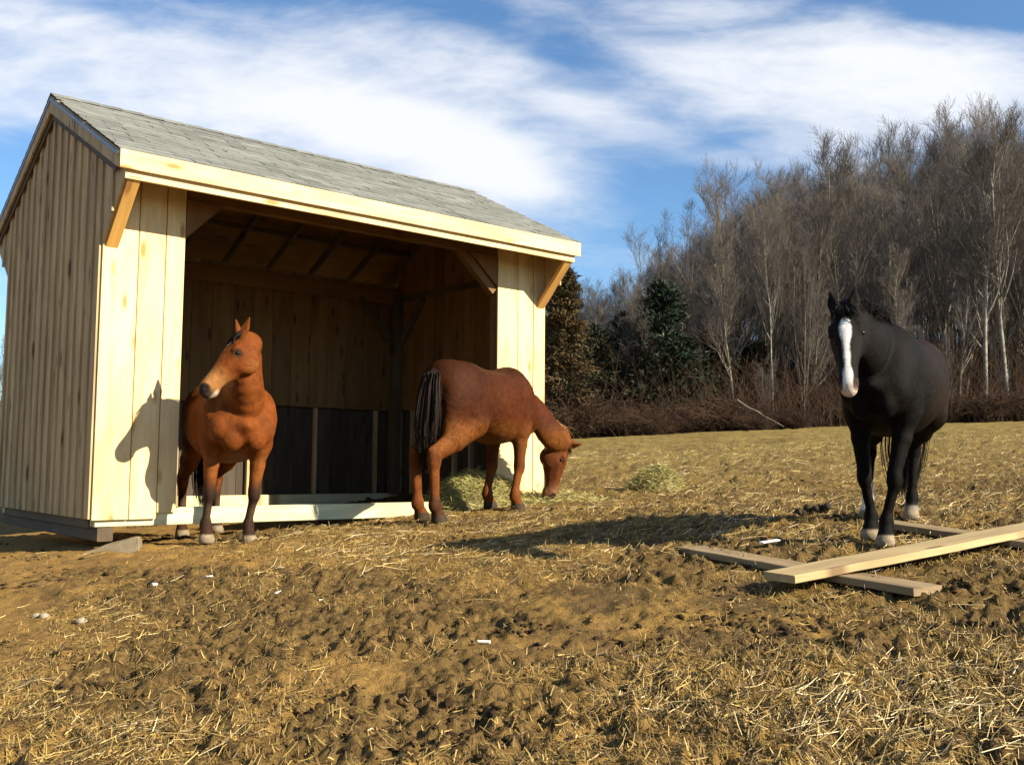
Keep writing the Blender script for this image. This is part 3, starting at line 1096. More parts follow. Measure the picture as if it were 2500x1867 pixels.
def make_horse(cfg):
    """cfg in the horse's own frame: x ahead, y to its left, z up, withers about 1.5"""
    lo, hi = cfg['box']
    f = Field(lo, hi, 0.0115)
    bw, bd = cfg.get('girth', 1.0), cfg.get('depth', 1.0)
    tab = [(-0.86, 1.21, 0.05, 0.05), (-0.82, 1.22, 0.15, 0.14), (-0.72, 1.22, 0.255, 0.225), (-0.55, 1.20, 0.295, 0.275),
           (-0.36, 1.165, 0.315, 0.295), (-0.15, 1.11, 0.335, 0.32), (0.08, 1.075, 0.36, 0.325), (0.28, 1.085, 0.365, 0.295),
           (0.46, 1.13, 0.37, 0.245), (0.60, 1.12, 0.31, 0.215), (0.70, 1.08, 0.22, 0.19), (0.78, 1.04, 0.08, 0.09)]
    tab = [(x, z - (0.01 if -0.3 < x < 0.4 else 0) * 0, h * (bd if -0.5 < x < 0.5 else 1), w * bw) for x, z, h, w in tab]
    f.loft_x(tab)
    cw = cfg.get('chest', 1.0)
    # withers, croup, hips
    f.chain([(0.62, 0, 1.36), (0.44, 0, 1.42), (0.20, 0, 1.39), (-0.08, 0, 1.36)], [(0.08, 0.09), (0.075, 0.09), (0.085, 0.075), (0.11, 0.06)], 0.08)
    for s in (-1, 1):
        f.ell((-0.50, s * 0.13, 1.265), (0.27, 0.135, 0.19), 0.06, (1, 0, 0.12))
        f.ell((-0.33, s * 0.23, 1.29), (0.06, 0.04, 0.05), 0.07)                  # point of hip
        f.ell((-0.66, s * 0.135, 1.10), (0.17, 0.13, 0.26), 0.05, (1, 0, 0.15))    # buttock
        f.ell((0.52, s * 0.165 * cw, 1.16), (0.12, 0.095 * cw, 0.25), 0.05, (1, 0, 0.45))    # shoulder
        f.ell((0.66, s * 0.13 * cw, 1.02), (0.10, 0.095 * cw, 0.14), 0.045)                  # point of shoulder
        f.ell((0.42, s * 0.165 * cw, 0.95), (0.14, 0.085 * cw, 0.15), 0.05)                  # upper arm
        f.ell((0.70, s * 0.08 * cw, 0.94), (0.09, 0.08 * cw, 0.13), 0.025)                   # breast muscle
    # front legs
    hoofs = {}
    lt = cfg.get('leg', 1.0)

    def sg(A, B, ra, rb, k, side=(0, 1, 0)):
        f.seg(A, B, np.array(ra) * lt, np.array(rb) * lt, k, side)

    def el_(C, r, k):
        f.ell(C, np.array(r) * lt, k)

    for nm, s in (('fl', 1), ('fr', -1)):
        hx, hy, hz = cfg[nm]
        bend = cfg.get(nm + '_knee', 0.0)
        el = np.array((0.43, s * 0.165 * cw, 0.87))
        top = np.array((0.47, s * 0.16 * cw, 1.0))
        fet = np.array((hx - 0.035, hy, hz + 0.165))
        kn = el * 0.44 + fet * 0.56 + np.array((0.035 + bend, 0, 0.0))
        kn[2] = hz + 0.455
        sg(top, el, (0.075, 0.115), (0.072, 0.10), 0.07)
        mid = el * 0.6 + kn * 0.4
        sg(el, mid, (0.07, 0.095), (0.055, 0.064), 0.05)
        sg(mid, kn + (0, 0, 0.05), (0.055, 0.064), (0.043, 0.047), 0.02)
        el_(kn, (0.05, 0.047, 0.068), 0.025)
        sg(kn + (-0.005, 0, -0.03), fet + (-0.002, 0, 0.04), (0.033, 0.042), (0.029, 0.037), 0.025)
        sg(kn + (-0.03, 0, -0.05), fet + (-0.025, 0, 0.03), (0.014, 0.014), (0.016, 0.016), 0.02)
        el_(fet, (0.046, 0.042, 0.05), 0.03)
        el_(fet + (-0.03, 0, -0.025), (0.028, 0.028, 0.035), 0.03)
        pas = np.array((hx + 0.005, hy, hz + 0.085))
        sg(fet, pas, (0.034, 0.034), (0.036, 0.036), 0.03)
        hoofs[nm] = (hx, hy, hz)
    for nm, s in (('hl', 1), ('hr', -1)):
        hx, hy, hz = cfg[nm]
        sti = np.array((-0.36 + 0.35 * (hx + 0.68), s * 0.20, 0.90))
        hock = np.array((hx - 0.075, hy * 0.9 + s * 0.02, hz + 0.575))
        fet = np.array((hx - 0.045, hy, hz + 0.175))
        hip = np.array((-0.50, s * 0.15, 1.15))
        sg(hip, sti, (0.13, 0.21), (0.105, 0.135), 0.08)
        sg((-0.66, s * 0.14, 1.05), sti * 0.45 + hock * 0.55 + (-0.02, 0, 0.04), (0.10, 0.14), (0.062, 0.085), 0.07)
        mid = sti * 0.5 + hock * 0.5
        sg(sti, mid, (0.09, 0.12), (0.066, 0.085), 0.05)
        sg(mid, hock + (0.01, 0, 0.05), (0.066, 0.085), (0.044, 0.055), 0.03)
        el_(hock, (0.058, 0.047, 0.075), 0.03)
        sg(hock + (-0.05, 0, 0.075), hock + (-0.03, 0, -0.02), (0.022, 0.026), (0.026, 0.03), 0.03)
        sg(hock + (-0.06, 0, 0.09), mid + (-0.05, 0, 0.05), (0.016, 0.018), (0.03, 0.03), 0.04)
        sg(hock + (0, 0, -0.03), fet + (0, 0, 0.04), (0.036, 0.046), (0.031, 0.039), 0.03)
        sg(hock + (-0.035, 0, -0.05), fet + (-0.026, 0, 0.03), (0.015, 0.015), (0.016, 0.016), 0.02)
        el_(fet, (0.048, 0.043, 0.05), 0.03)
        el_(fet + (-0.03, 0, -0.025), (0.028, 0.028, 0.035), 0.03)
        pas = np.array((hx + 0.0, hy, hz + 0.085))
        sg(fet, pas, (0.036, 0.036), (0.037, 0.037), 0.03)
        hoofs[nm] = (hx, hy, hz)
    for nm, (hx, hy, hz) in hoofs.items():
        top = np.array((hx + 0.0, hy, hz + 0.085))
        f.seg(top, (hx + 0.022, hy, hz + 0.03), (0.048 * lt, 0.050 * lt), (0.060 * lt, 0.066 * lt), 0.012)
        sl, P = f.sub((hx - 0.1, hy - 0.1, hz - 0.1), (hx + 0.12, hy + 0.1, hz + 0.02))
        f.D[sl] = np.maximum(f.D[sl], (hz - P[..., 2]).astype(np.float32))
    # neck
    nk = cfg['neck']                       # rows of (x,y,z, half width, half depth)
    sides = cfg.get('neck_side', [(0, 1, 0)] * len(nk))
    f.chain([r[:3] for r in nk], [r[3:5] for r in nk], 0.10, sides)
    # head
    poll, hx_, up = np.array(cfg['poll'], float), unit(cfg['head_dir']), np.array(cfg['head_up'], float)
    up = unit(up - hx_ * (up @ hx_))
    lat = np.cross(up, hx_)                # horse's left when hx_ = forward
    hl, hw, hdp = cfg.get('head_scale', (1.0, 1.0, 1.0))
    es = cfg.get('ear', 1.0)

    def H(s, l, d):
        return poll + hx_ * (s * hl) + lat * (l * hw) + up * (d * hdp)

    def he(C, r, k, cut=False):
        f.ell(C, (r[0] * hl, r[1] * hw, r[2] * hdp), k, hx_, lat, cut=cut)

    secs = [(-0.01, -0.075, 0.075, 0.088), (0.08, -0.078, 0.092, 0.108), (0.17, -0.082, 0.098, 0.118), (0.25, -0.082, 0.086, 0.112),
            (0.33, -0.072, 0.068, 0.092), (0.42, -0.062, 0.056, 0.073), (0.50, -0.058, 0.054, 0.066), (0.56, -0.06, 0.054, 0.062), (0.595, -0.066, 0.04, 0.046)]
    f.chain([H(s, 0, d) for s, d, a, b in secs], [(a * hw, b * hdp) for s, d, a, b in secs], cfg.get('head_k', 0.075), lat)
    for s in (-1, 1):
        he(H(0.17, s * 0.056, -0.135), (0.115, 0.048, 0.102), 0.025)              # cheek
        he(H(0.145, s * 0.088, -0.018), (0.05, 0.022, 0.022), 0.025)             # brow
        f.seg(H(0.20, s * 0.085, -0.06), H(0.36, s * 0.06, -0.055), (0.012, 0.012), (0.010, 0.010), 0.03, lat)
        he(H(0.555, s * 0.044, -0.035), (0.036, 0.02, 0.026), 0.02)              # nostril flare
        he(H(0.572, s * 0.062, -0.038), (0.024, 0.018, 0.015), 0.008, True)
        he(H(0.17, s * 0.112, -0.048), (0.026, 0.02, 0.018), 0.012, True)
    he(H(0.545, 0, -0.112), (0.05, 0.04, 0.028), 0.03)                           # chin
    he(H(0.60, 0, -0.085), (0.022, 0.042, 0.03), 0.02)                           # lips
    for s in (-1, 1):
        f.seg(H(0.53, s * 0.05, -0.098), H(0.63, s * 0.03, -0.095), (0.012, 0.006), (0.012, 0.006), 0.006, lat, cut=True)
    ears = []
    for s, key in ((1, 'ear_l'), (-1, 'ear_r')):
        base = H(0.005, s * 0.058, 0.012)
        dv = unit(hx_ * cfg[key][0] + lat * s * cfg[key][1] + up * cfg[key][2])
        face = unit(hx_ * cfg[key][3] + lat * s * cfg[key][4] + up * cfg[key][5])
        face = unit(face - dv * (face @ dv))
        sd = np.cross(dv, face)
        f.seg(base - dv * 0.02, base + dv * 0.055 * es, (0.032, 0.026), (0.042, 0.026), 0.025, sd)
        f.seg(base + dv * 0.055 * es, base + dv * 0.165 * es + face * 0.012, (0.042, 0.024), (0.010, 0.010), 0.01, sd)
        f.seg(base + dv * 0.035 * es + face * 0.026, base + dv * 0.13 * es + face * 0.03, (0.022, 0.014), (0.010, 0.010), 0.008, sd, cut=True)
        ears.append((base, dv))
    V, Fq, Nn = f.surface()
    info = dict(H=H, hx=hx_, up=up, lat=lat, poll=poll, hoofs=hoofs, neck=np.array([r[:5] for r in nk]), sc=(hl, hw, hdp), ears=ears, sides=np.array(sides, float))
    return V, Fq, Nn, info


def head_coords(V, info):
    q = V - info['poll']
    hl, hw, hd = info['sc']
    return (q @ info['hx']) / hl, (q @ info['lat']) / hw, (q @ info['up']) / hd


def head_mask(s, l, d):
    w = np.interp(s, [-0.05, 0.1, 0.25, 0.35, 0.5, 0.66], [0.13, 0.13, 0.13, 0.10, 0.085, 0.085])
    lo = np.interp(s, [-0.05, 0.1, 0.27, 0.36, 0.5, 0.66], [-0.2, -0.26, -0.26, -0.19, -0.16, -0.16])
    return (s > -0.05) & (s < 0.66) & (np.abs(l) < w) & (d > lo) & (d < 0.1)


def smooth(a, b, x):
    t = np.clip((x - a) / (b - a), 0, 1)
    return t * t * (3 - 2 * t)


def mixc(c, w, col):
    return c * (1 - w[:, None]) + np.array(col)[None] * w[:, None]


def strands(n, starts, flow, seed, width, segs=6, k=3):
    """hair: starts (n,3), flow(P, t) -> polyline points (n,3) for each t"""
    ts = np.linspace(0, 1, segs)
    P = np.stack([flow(t) for t in ts], 1)
    rad = width[:, None] * (1 - 0.75 * ts[None] ** 2)
    return tubes(P, rad, k)


def hair_obj(name, parent, V, q, col, seed, label=None):
    me = np_mesh(name, V, [q], True)
    r = np.random.default_rng(seed)
    n = len(V)
    c = np.array(col)[None] * np.repeat(r.uniform(0.6, 1.35, n // 18 + 1), 18)[:n, None]
    add_color(me, c)
    o = mobj(name, me, M['hair'], parent)
    if label:
        o['label'] = label
    return o


def add_mane(root, info, cfg, col, seed):
    """strands along the crest, falling to one side (fall = +1 left, -1 right, 0 upright tuft)"""
    r = np.random.default_rng(seed)
    nk = info['neck']
    n = cfg.get('mane_n', 420)
    t = r.uniform(cfg.get('mane_t0', 0.12), cfg.get('mane_t1', 1.0), n) * (len(nk) - 1)
    tk = np.arange(len(nk)).astype(float)
    C = np.stack([hermite(t, tk, nk[:, c]) for c in range(5)], -1)
    S = np.stack([hermite(t, tk, info['sides'][:, c]) for c in range(3)], -1)
    S /= np.linalg.norm(S, axis=1, keepdims=True)
    T = np.stack([hermite(np.clip(t + 0.05, 0, tk[-1]), tk, nk[:, c]) - hermite(np.clip(t - 0.05, 0, tk[-1]), tk, nk[:, c]) for c in range(3)], -1)
    T /= np.linalg.norm(T, axis=1, keepdims=True)
    U = np.cross(T, S)                       # towards the crest
    fall = cfg['mane_fall']
    ln = cfg['mane_len'] * r.uniform(0.55, 1.15, n) * (0.6 + 0.4 * np.sin(np.clip(t / tk[-1], 0, 1) * np.pi))
    a, b = C[:, 3], C[:, 4]
    jit = r.normal(0, 1, (n, 3))

    def flow(s):
        ang = np.clip(s * ln / (b * 0.9), 0, 2.0)
        out = 1.03 + 0.10 * np.sin(s * 3.1)
        p = C[:, :3] + U * (np.cos(ang * abs(fall)) * b * out)[:, None] + S * (fall * np.sin(ang) * a * 1.12 * out)[:, None]
        extra = np.clip(s * ln - b * 0.9 * 2.0, 0, None)
        p = p + np.array((0, 0, -1.0)) * extra[:, None]
        if fall == 0:
            p = C[:, :3] + U * (b * 0.96 + s * ln)[:, None]
        return p + jit * 0.018 * s + T * (jit[:, :1] * 0.05 * s)

    V, q = strands(n, None, flow, seed, r.uniform(0.003, 0.0065, n), 6)
    hair_obj('mane', root, V, q, col, seed)


def add_tail(root, pts, spread, n, col, seed, w=0.006):
    r = np.random.default_rng(seed)
    P = np.array(pts, float)
    tk = np.arange(len(P)).astype(float)
    off = r.normal(0, 1, (n, 3)) * 0.5
    lnf = r.uniform(0.62, 1.0, n)
    t0 = r.uniform(0.0, 0.25, n)
    sp = np.array(spread)
    jit = r.normal(0, 0.012, (n, 3))

    def flow(s):
        u = (t0 + (lnf - t0) * s) * (len(P) - 1)
        c = np.stack([hermite(u, tk, P[:, k]) for k in range(3)], -1)
        wd = hermite(u, tk, sp)
        return c + off * wd[:, None] * np.array((1.0, 1.0, 0.35)) + jit * s

    V, q = strands(n, None, flow, seed, r.uniform(w * 0.6, w * 1.2, n), 8)
    hair_obj('tail', root, V, q, col, seed)


def add_forelock(root, info, col, seed, ln=0.2, n=120, lean=0.0, wide=0.04):
    r = np.random.default_rng(seed)
    H = info['H']
    l0 = r.normal(0, wide * 0.6, n)
    lg = ln * r.uniform(0.5, 1.1, n)
    j = r.normal(0, 0.014, (n, 3))
    s0 = r.uniform(-0.035, 0.015, n)
    base = np.stack([H(s0[i], l0[i], 0.012) for i in range(n)])
    hx, up, lat = info['hx'], info['up'], info['lat']

    def flow(s):
        return base + hx[None] * (lg * s)[:, None] + up[None] * (0.03 * np.sin(s * 3.1) + 0.004) + lat[None] * ((l0 * 0.7 + lean) * s)[:, None] + j * s

    V, q = strands(n, None, flow, seed, r.uniform(0.003, 0.006, n), 6)
    hair_obj('forelock', root, V, q, col, seed)


def add_eyes(root, info):
    for s in (-1, 1):
        bm = bmesh.new()
        bmesh.ops.create_uvsphere(bm, u_segments=14, v_segments=10, radius=0.019)
        me = bpy.data.meshes.new('eye')
        bm.to_mesh(me)
        bm.free()
        for p in me.polygons:
            p.use_smooth = True
        o = mobj('eye', me, M['eye'], root)
        o.location = Vector(info['H'](0.17, s * 0.094, -0.047))


def add_fur(root, V, Nn, Fq, cols, n, ln, seed, mask=None, flow_dir=(-0.5, 0, -0.85)):
    """short winter coat: fine tapering hairs lying along the skin"""
    r = np.random.default_rng(seed)
    idx = r.integers(0, len(V), n * 8)
    if mask is not None:
        idx = idx[r.uniform(0, 1, len(idx)) < mask[idx]]
    idx = idx[:n]
    n = len(idx)
    N0 = Nn[idx]
    d = np.array(flow_dir)[None] + r.normal(0, 0.35, (n, 3))
    d = d - N0 * (d * N0).sum(1, keepdims=True)
    d /= np.linalg.norm(d, axis=1, keepdims=True) + 1e-9
    L = ln * r.uniform(0.5, 1.2, n)[:, None]
    A = V[idx] + r.normal(0, 0.005, (n, 3)) - N0 * 0.003
    side = np.cross(N0, d) * 0.0022
    T = A + (d * 0.98 + N0 * 0.2) * L
    Vv = np.stack([A + side, A - side, T], 1).reshape(-1, 3)
    q = np.arange(n * 3).reshape(-1, 3)
    me = np_mesh('coat', Vv, [q], True)
    c = np.repeat(cols[idx] * r.uniform(0.9, 1.2, n)[:, None], 3, 0)
    add_color(me, c)
    me.normals_split_custom_set_from_vertices(np.repeat(N0, 3, 0).tolist())
    mobj('coat', me, M['coat'], root)


def finish_horse(name, label, loc, rz, scale, cfg, paint, mane_col, tail_col, seed):
    V, Fq, Nn, info = make_horse(cfg)
    # the thick winter coat is never quite smooth
    u, w = V[:, 0] + 0.6 * V[:, 1], V[:, 2] - 0.5 * V[:, 1]
    rough = 0.007 * (fbm(u * 13, w * 13, 3, seed, 0.6) - 0.5) + 0.005 * (fbm(u * 40, w * 22, 2, seed + 5, 0.6) - 0.5)
    V = V + Nn * (rough * smooth(0.45, 0.75, V[:, 2]) * np.where(np.linalg.norm(V - info['poll'], axis=1) < 0.72, 0.25, 1.0))[:, None]
    root = empty(name, loc, rz, scale)
    tag(root, label, 'horse')
    me = np_mesh('body', V, [Fq], True)
    cols = paint(V, Nn, info)
    add_color(me, cols)
    mobj('body', me, M['coat'], root)
    add_eyes(root, info)
    if cfg.get('mane_len'):
        add_mane(root, info, cfg, mane_col, seed)
    if cfg.get('tail'):
        add_tail(root, cfg['tail'], cfg['tail_w'], cfg.get('tail_n', 700), tail_col, seed + 1)
    if cfg.get('forelock'):
        add_forelock(root, info, mane_col, seed + 2, *cfg['forelock'])
    mask = np.clip((V[:, 2] - 0.5) / 0.2, 0.05, 1)
    s, l, d = head_coords(V, info)
    hd = (s > 0.05) & (np.abs(l) < 0.2) & (np.abs(d) < 0.3)
    mask = mask * np.where(hd, 0.35, 1.0)
    mask = mask * smooth(0.98, 0.80, V[:, 2]) * smooth(0.5, 0.62, V[:, 2])
    if cfg.get('fur_n'):
        add_fur(root, V, Nn, Fq, cols, cfg['fur_n'], cfg.get('fur_len', 0.02), seed + 3, mask)
    return root, info


def to_local(loc, rz, sc, w):
    d = np.array(w[:2], float) - np.array(loc[:2])
    c, s = math.cos(rz), math.sin(rz)
    x, y = (d[0] * c + d[1] * s) / sc, (-d[0] * s + d[1] * c) / sc
    z = ((w[2] if len(w) > 2 else float(ground_z(w[0], w[1]))) - loc[2]) / sc
    return (x, y, z)


def dir_local(rz, v):
    c, s = math.cos(rz), math.sin(rz)
    return (v[0] * c + v[1] * s, -v[0] * s + v[1] * c, v[2])


def hoof_color(c, V, info, col):
    for nm, (hx, hy, hz) in info['hoofs'].items():
        near = (np.hypot(V[:, 0] - hx, V[:, 1] - hy) < 0.14)
        w = near * smooth(hz + 0.088, hz + 0.075, V[:, 2])
        c = mixc(c, w, col[nm] if isinstance(col, dict) else col)
    return c


# --- the bay standing half out of the shelter, head turned aside
BAY_S = 0.955
bay_front = np.array([(-2.61, 8.64), (-2.29, 8.82)])
bay_hind = np.array([(-3.17, 9.72), (-2.90, 9.92)])
mid_f, mid_h = bay_front.mean(0), bay_hind.mean(0)
BAY_RZ = math.atan2(*(mid_f - mid_h)[::-1])
hd_ = np.array((math.cos(BAY_RZ), math.sin(BAY_RZ)))
c_ = mid_f - hd_ * 0.46 * BAY_S + np.array((0.05, 0.03))
BAY_LOC = (c_[0], c_[1], float(ground_z(*mid_f)))
# facing -60 deg: its left is image right
bfl = to_local(BAY_LOC, BAY_RZ, BAY_S, bay_front[1])
bfr = to_local(BAY_LOC, BAY_RZ, BAY_S, bay_front[0])
bhl = to_local(BAY_LOC, BAY_RZ, BAY_S, bay_hind[1])
bhr = to_local(BAY_LOC, BAY_RZ, BAY_S, bay_hind[0])
bay_hdir = dir_local(BAY_RZ, unit((-0.54, -0.30, -0.79)))
bay_hup = dir_local(BAY_RZ, unit((-0.76, -0.36, 0.55)))
bay_lat = tuple(np.cross(unit(bay_hup), unit(bay_hdir)))
bay_cfg = dict(
    box=((-1.05, -0.6, min(bfl[2], bfr[2], bhl[2], bhr[2]) - 0.05), (1.3, 0.6, 2.02)), girth=1.14, leg=1.22, chest=1.3,
    fl=bfl, fr=bfr, hl=bhl, hr=bhr,
    neck=[(0.42, 0, 1.17, 0.22, 0.32), (0.58, 0.01, 1.29, 0.19, 0.28), (0.70, 0.0, 1.44, 0.155, 0.24), (0.755, -0.01, 1.585, 0.12, 0.185), (0.785, -0.045, 1.71, 0.098, 0.14)],
    neck_side=[(0, 1, 0), (0, 1, 0), (0.25, 0.96, 0), tuple(0.5 * np.array((0, 1, 0)) + 0.5 * np.array(bay_lat)), bay_lat],
    poll=(0.885, -0.08, 1.83), head_k=0.04, head_dir=bay_hdir, head_up=bay_hup, head_scale=(1.0, 1.12, 1.2), ear=1.08,
    ear_l=(-0.85, 0.15, 0.25, 0.2, 0.75, 0.5), ear_r=(-0.72, 0.15, 0.75, 0.2, 0.6, 0.6),
    mane_len=0.16, mane_fall=-0.8, mane_n=420, mane_t0=0.2, forelock=(0.15, 170, -0.01, 0.06),
    tail=[(-0.80, 0, 1.34), (-0.92, 0, 1.24), (-0.95, 0, 0.95), (-0.92, 0, 0.55), (-0.9, 0, 0.2)], tail_w=[0.05, 0.09, 0.11, 0.11, 0.06], tail_n=500,
    fur_n=0)


def paint_bay(V, N, info):
    c = np.tile(np.array((0.15, 0.040, 0.0075)), (len(V), 1))
    c = mixc(c, smooth(0.9, 0.72, V[:, 2]) * smooth(0.45, 0.6, V[:, 2]) * 0.5, (0.20, 0.07, 0.016))
    c = mixc(c, smooth(1.25, 1.5, V[:, 2]) * (V[:, 0] < 0.5) * 0.4, (0.09, 0.028, 0.007))
    leg = smooth(0.60, 0.44, V[:, 2]) * (V[:, 0] > 0)
    c = mixc(c, leg * 0.92, (0.026, 0.017, 0.012))
    leg = smooth(0.50, 0.36, V[:, 2]) * (V[:, 0] < 0)
    c = mixc(c, leg * 0.85, (0.03, 0.018, 0.012))
    c = mixc(c, smooth(0.36, 0.30, V[:, 2]) * smooth(0.19, 0.25, V[:, 2]) * 0.35, (0.12, 0.08, 0.05))
    s, l, d = head_coords(V, info)
    on = head_mask(s, l, d)
    c = mixc(c, on * smooth(0.30, 0.46, s) * 0.7, (0.33, 0.155, 0.05))
    c = mixc(c, on * smooth(0.09, 0.02, np.hypot(s - 0.17, d + 0.2)) * (np.abs(l) > 0.05) * 0.4, (0.26, 0.10, 0.028))
    c = mixc(c, on * smooth(0.545, 0.575, s) * 0.95, (0.035, 0.027, 0.024))
    c = mixc(c, on * smooth(0.05, 0.03, np.hypot(s - 0.572, d + 0.036)) * 0.95, (0.02, 0.016, 0.014))
    c = mixc(c, on * smooth(0.5, 0.53, s) * smooth(-0.10, -0.115, d) * (d > -0.145) * 0.8, (0.5, 0.4, 0.3))
    c = mixc(c, on * smooth(0.05, 0.028, np.hypot(s - 0.17, d + 0.047)) * (np.abs(l) > 0.06) * 0.85, (0.03, 0.018, 0.012))
    c = mixc(c, on * smooth(0.04, 0.025, np.hypot((s - 0.13), l * 1.1)) * (d > -0.03), (0.75, 0.7, 0.62))
    return hoof_color(c, V, info, (0.24, 0.19, 0.12))


finish_horse('horse', 'reddish bay horse with dark legs, head turned aside, at the shelter opening', BAY_LOC, BAY_RZ, BAY_S, bay_cfg, paint_bay, (0.018, 0.013, 0.011), (0.018, 0.013, 0.011), 31)


# --- the chestnut grazing by the front panel, seen from behind its right side
CH_S = 1.02
ch_fl, ch_fr, ch_hl, ch_hr = (-0.23, 10.62), (0.06, 10.42), (-0.86, 9.58), (-0.68, 9.36)
mid_f, mid_h = (np.array(ch_fl) + ch_fr) / 2, (np.array(ch_hl) + ch_hr) / 2
CH_RZ = math.atan2(*(mid_f - mid_h)[::-1])
hd_ = np.array((math.cos(CH_RZ), math.sin(CH_RZ)))
c_ = mid_f - hd_ * 0.36 * CH_S
CH_LOC = (c_[0], c_[1], float(ground_z(*mid_f)) * 0.5 + float(ground_z(*mid_h)) * 0.5)


def chl(w):
    return to_local(CH_LOC, CH_RZ, CH_S, w)


ch_poll = chl((0.61, 11.12, 1.625))
ch_hdir = dir_local(CH_RZ, unit((-0.13, 0.03, -0.62)))
ch_hup = dir_local(CH_RZ, unit((0.93, 0.22, -0.1)))
ch_lat = tuple(np.cross(unit(ch_hup), unit(ch_hdir)))
w0 = np.array((0.40, 0, 1.12))
pl = np.array(ch_poll)
ch_neck = [(0.40, 0, 1.12, 0.16, 0.28), (0.62, pl[1] * 0.15, 1.10, 0.12, 0.23), tuple(np.array((0.82, pl[1] * 0.45, 1.03))) + (0.095, 0.175),
           tuple(pl * 0.62 + np.array((0.80, pl[1] * 0.45, 0.98)) * 0.38 + np.array((-0.06, 0, 0.0))) + (0.088, 0.155), tuple(pl + np.array((-0.075, 0, 0.04))) + (0.078, 0.125)]
ch_cfg = dict(
    box=((-1.1, -0.55, -0.18), (1.75, 0.55, 1.75)), girth=1.0, depth=1.02, leg=1.24,
    fl=chl(ch_fl), fr=chl(ch_fr), hl=chl(ch_hl), hr=chl(ch_hr),
    neck=ch_neck, neck_side=[(0, 1, 0), (0, 1, 0), (0, 1, 0), tuple(0.5 * np.array((0, 1, 0)) + 0.5 * np.array(ch_lat)), ch_lat],
    poll=ch_poll, head_dir=ch_hdir, head_up=ch_hup, head_scale=(1.0, 1.0, 1.08), ear=0.95,
    ear_l=(-0.5, 0.3, 0.8, 0.3, 0.8, 0.3), ear_r=(-0.42, 0.25, 0.95, 0.35, 0.75, 0.3),
    mane_len=0.14, mane_fall=0.9, mane_n=380, mane_t0=0.15, forelock=(0.12, 60, 0.0, 0.04),
    tail=[(-0.77, 0, 1.37), (-0.87, -0.01, 1.30), (-0.905, -0.01, 1.02), (-0.90, 0.01, 0.75), (-0.87, 0.03, 0.42)], tail_w=[0.04, 0.06, 0.085, 0.085, 0.03], tail_n=1100,
    fur_len=0.03, fur_n=9000)


def paint_ch(V, N, info):
    rump = smooth(0.0, -0.5, V[:, 0]) * smooth(0.85, 1.05, V[:, 2])
    c = np.tile(np.array((0.058, 0.0145, 0.003)), (len(V), 1))
    c = mixc(c, smooth(1.15, 1.45, V[:, 2]) * (V[:, 0] < 0.7) * 0.45, (0.022, 0.008, 0.003))
    c = mixc(c, smooth(1.0, 0.76, V[:, 2]) * smooth(0.5, 0.72, V[:, 2]) * 0.75, (0.17, 0.058, 0.012))
    c = mixc(c, smooth(0.7, 0.40, V[:, 2]) * 0.7, (0.17, 0.052, 0.011))
    c = mixc(c, smooth(0.26, 0.16, V[:, 2]) * (V[:, 0] < 0) * (V[:, 1] < 0) * 0.8, (0.03, 0.015, 0.008))
    c = mixc(c, smooth(0.13, 0.10, V[:, 2]) * (V[:, 0] > 0) * 0.5, (0.08, 0.05, 0.03))
    c = mixc(c, rump * 0.5, (0.03, 0.0095, 0.003))  # rump turned from the sun: its shade is put into the coat colour
    s, l, d = head_coords(V, info)
    on = head_mask(s, l, d)
    c = mixc(c, on * 0.6, (0.12, 0.036, 0.012))
    c = mixc(c, on * smooth(0.40, 0.55, s) * 0.6, (0.30, 0.15, 0.08))
    c = mixc(c, on * smooth(0.05, 0.03, np.hypot(s - 0.572, d + 0.036)) * 0.9, (0.03, 0.02, 0.016))
    c = mixc(c, on * smooth(0.585, 0.61, s) * 0.7, (0.08, 0.06, 0.05))
    return hoof_color(c, V, info, (0.05, 0.035, 0.022))


finish_horse('horse', 'dark chestnut horse grazing with lowered head beside the front post', CH_LOC, CH_RZ, CH_S, ch_cfg, paint_ch, (0.20, 0.10, 0.035), (0.022, 0.014, 0.010), 51)

# --- the black horse with a white blaze, facing the camera
BL_S = 0.965
bl_fr, bl_fl, bl_hr, bl_hl = (2.48, 6.95), (2.50, 6.72), (2.84, 8.02), (3.08, 7.74)
mid_f, mid_h = (np.array(bl_fl) + bl_fr) / 2, (np.array(bl_hl) + bl_hr) / 2
BL_RZ = math.atan2(*(mid_f - mid_h)[::-1]) - 0.13
hd_ = np.array((math.cos(BL_RZ), math.sin(BL_RZ)))
c_ = mid_f - hd_ * 0.46 * BL_S + np.array((0.04, 0.0))
BL_LOC = (c_[0], c_[1], float(ground_z(*mid_f)) * 0.5 + float(ground_z(*mid_h)) * 0.5)


def bll(w):
    return to_local(BL_LOC, BL_RZ, BL_S, w)


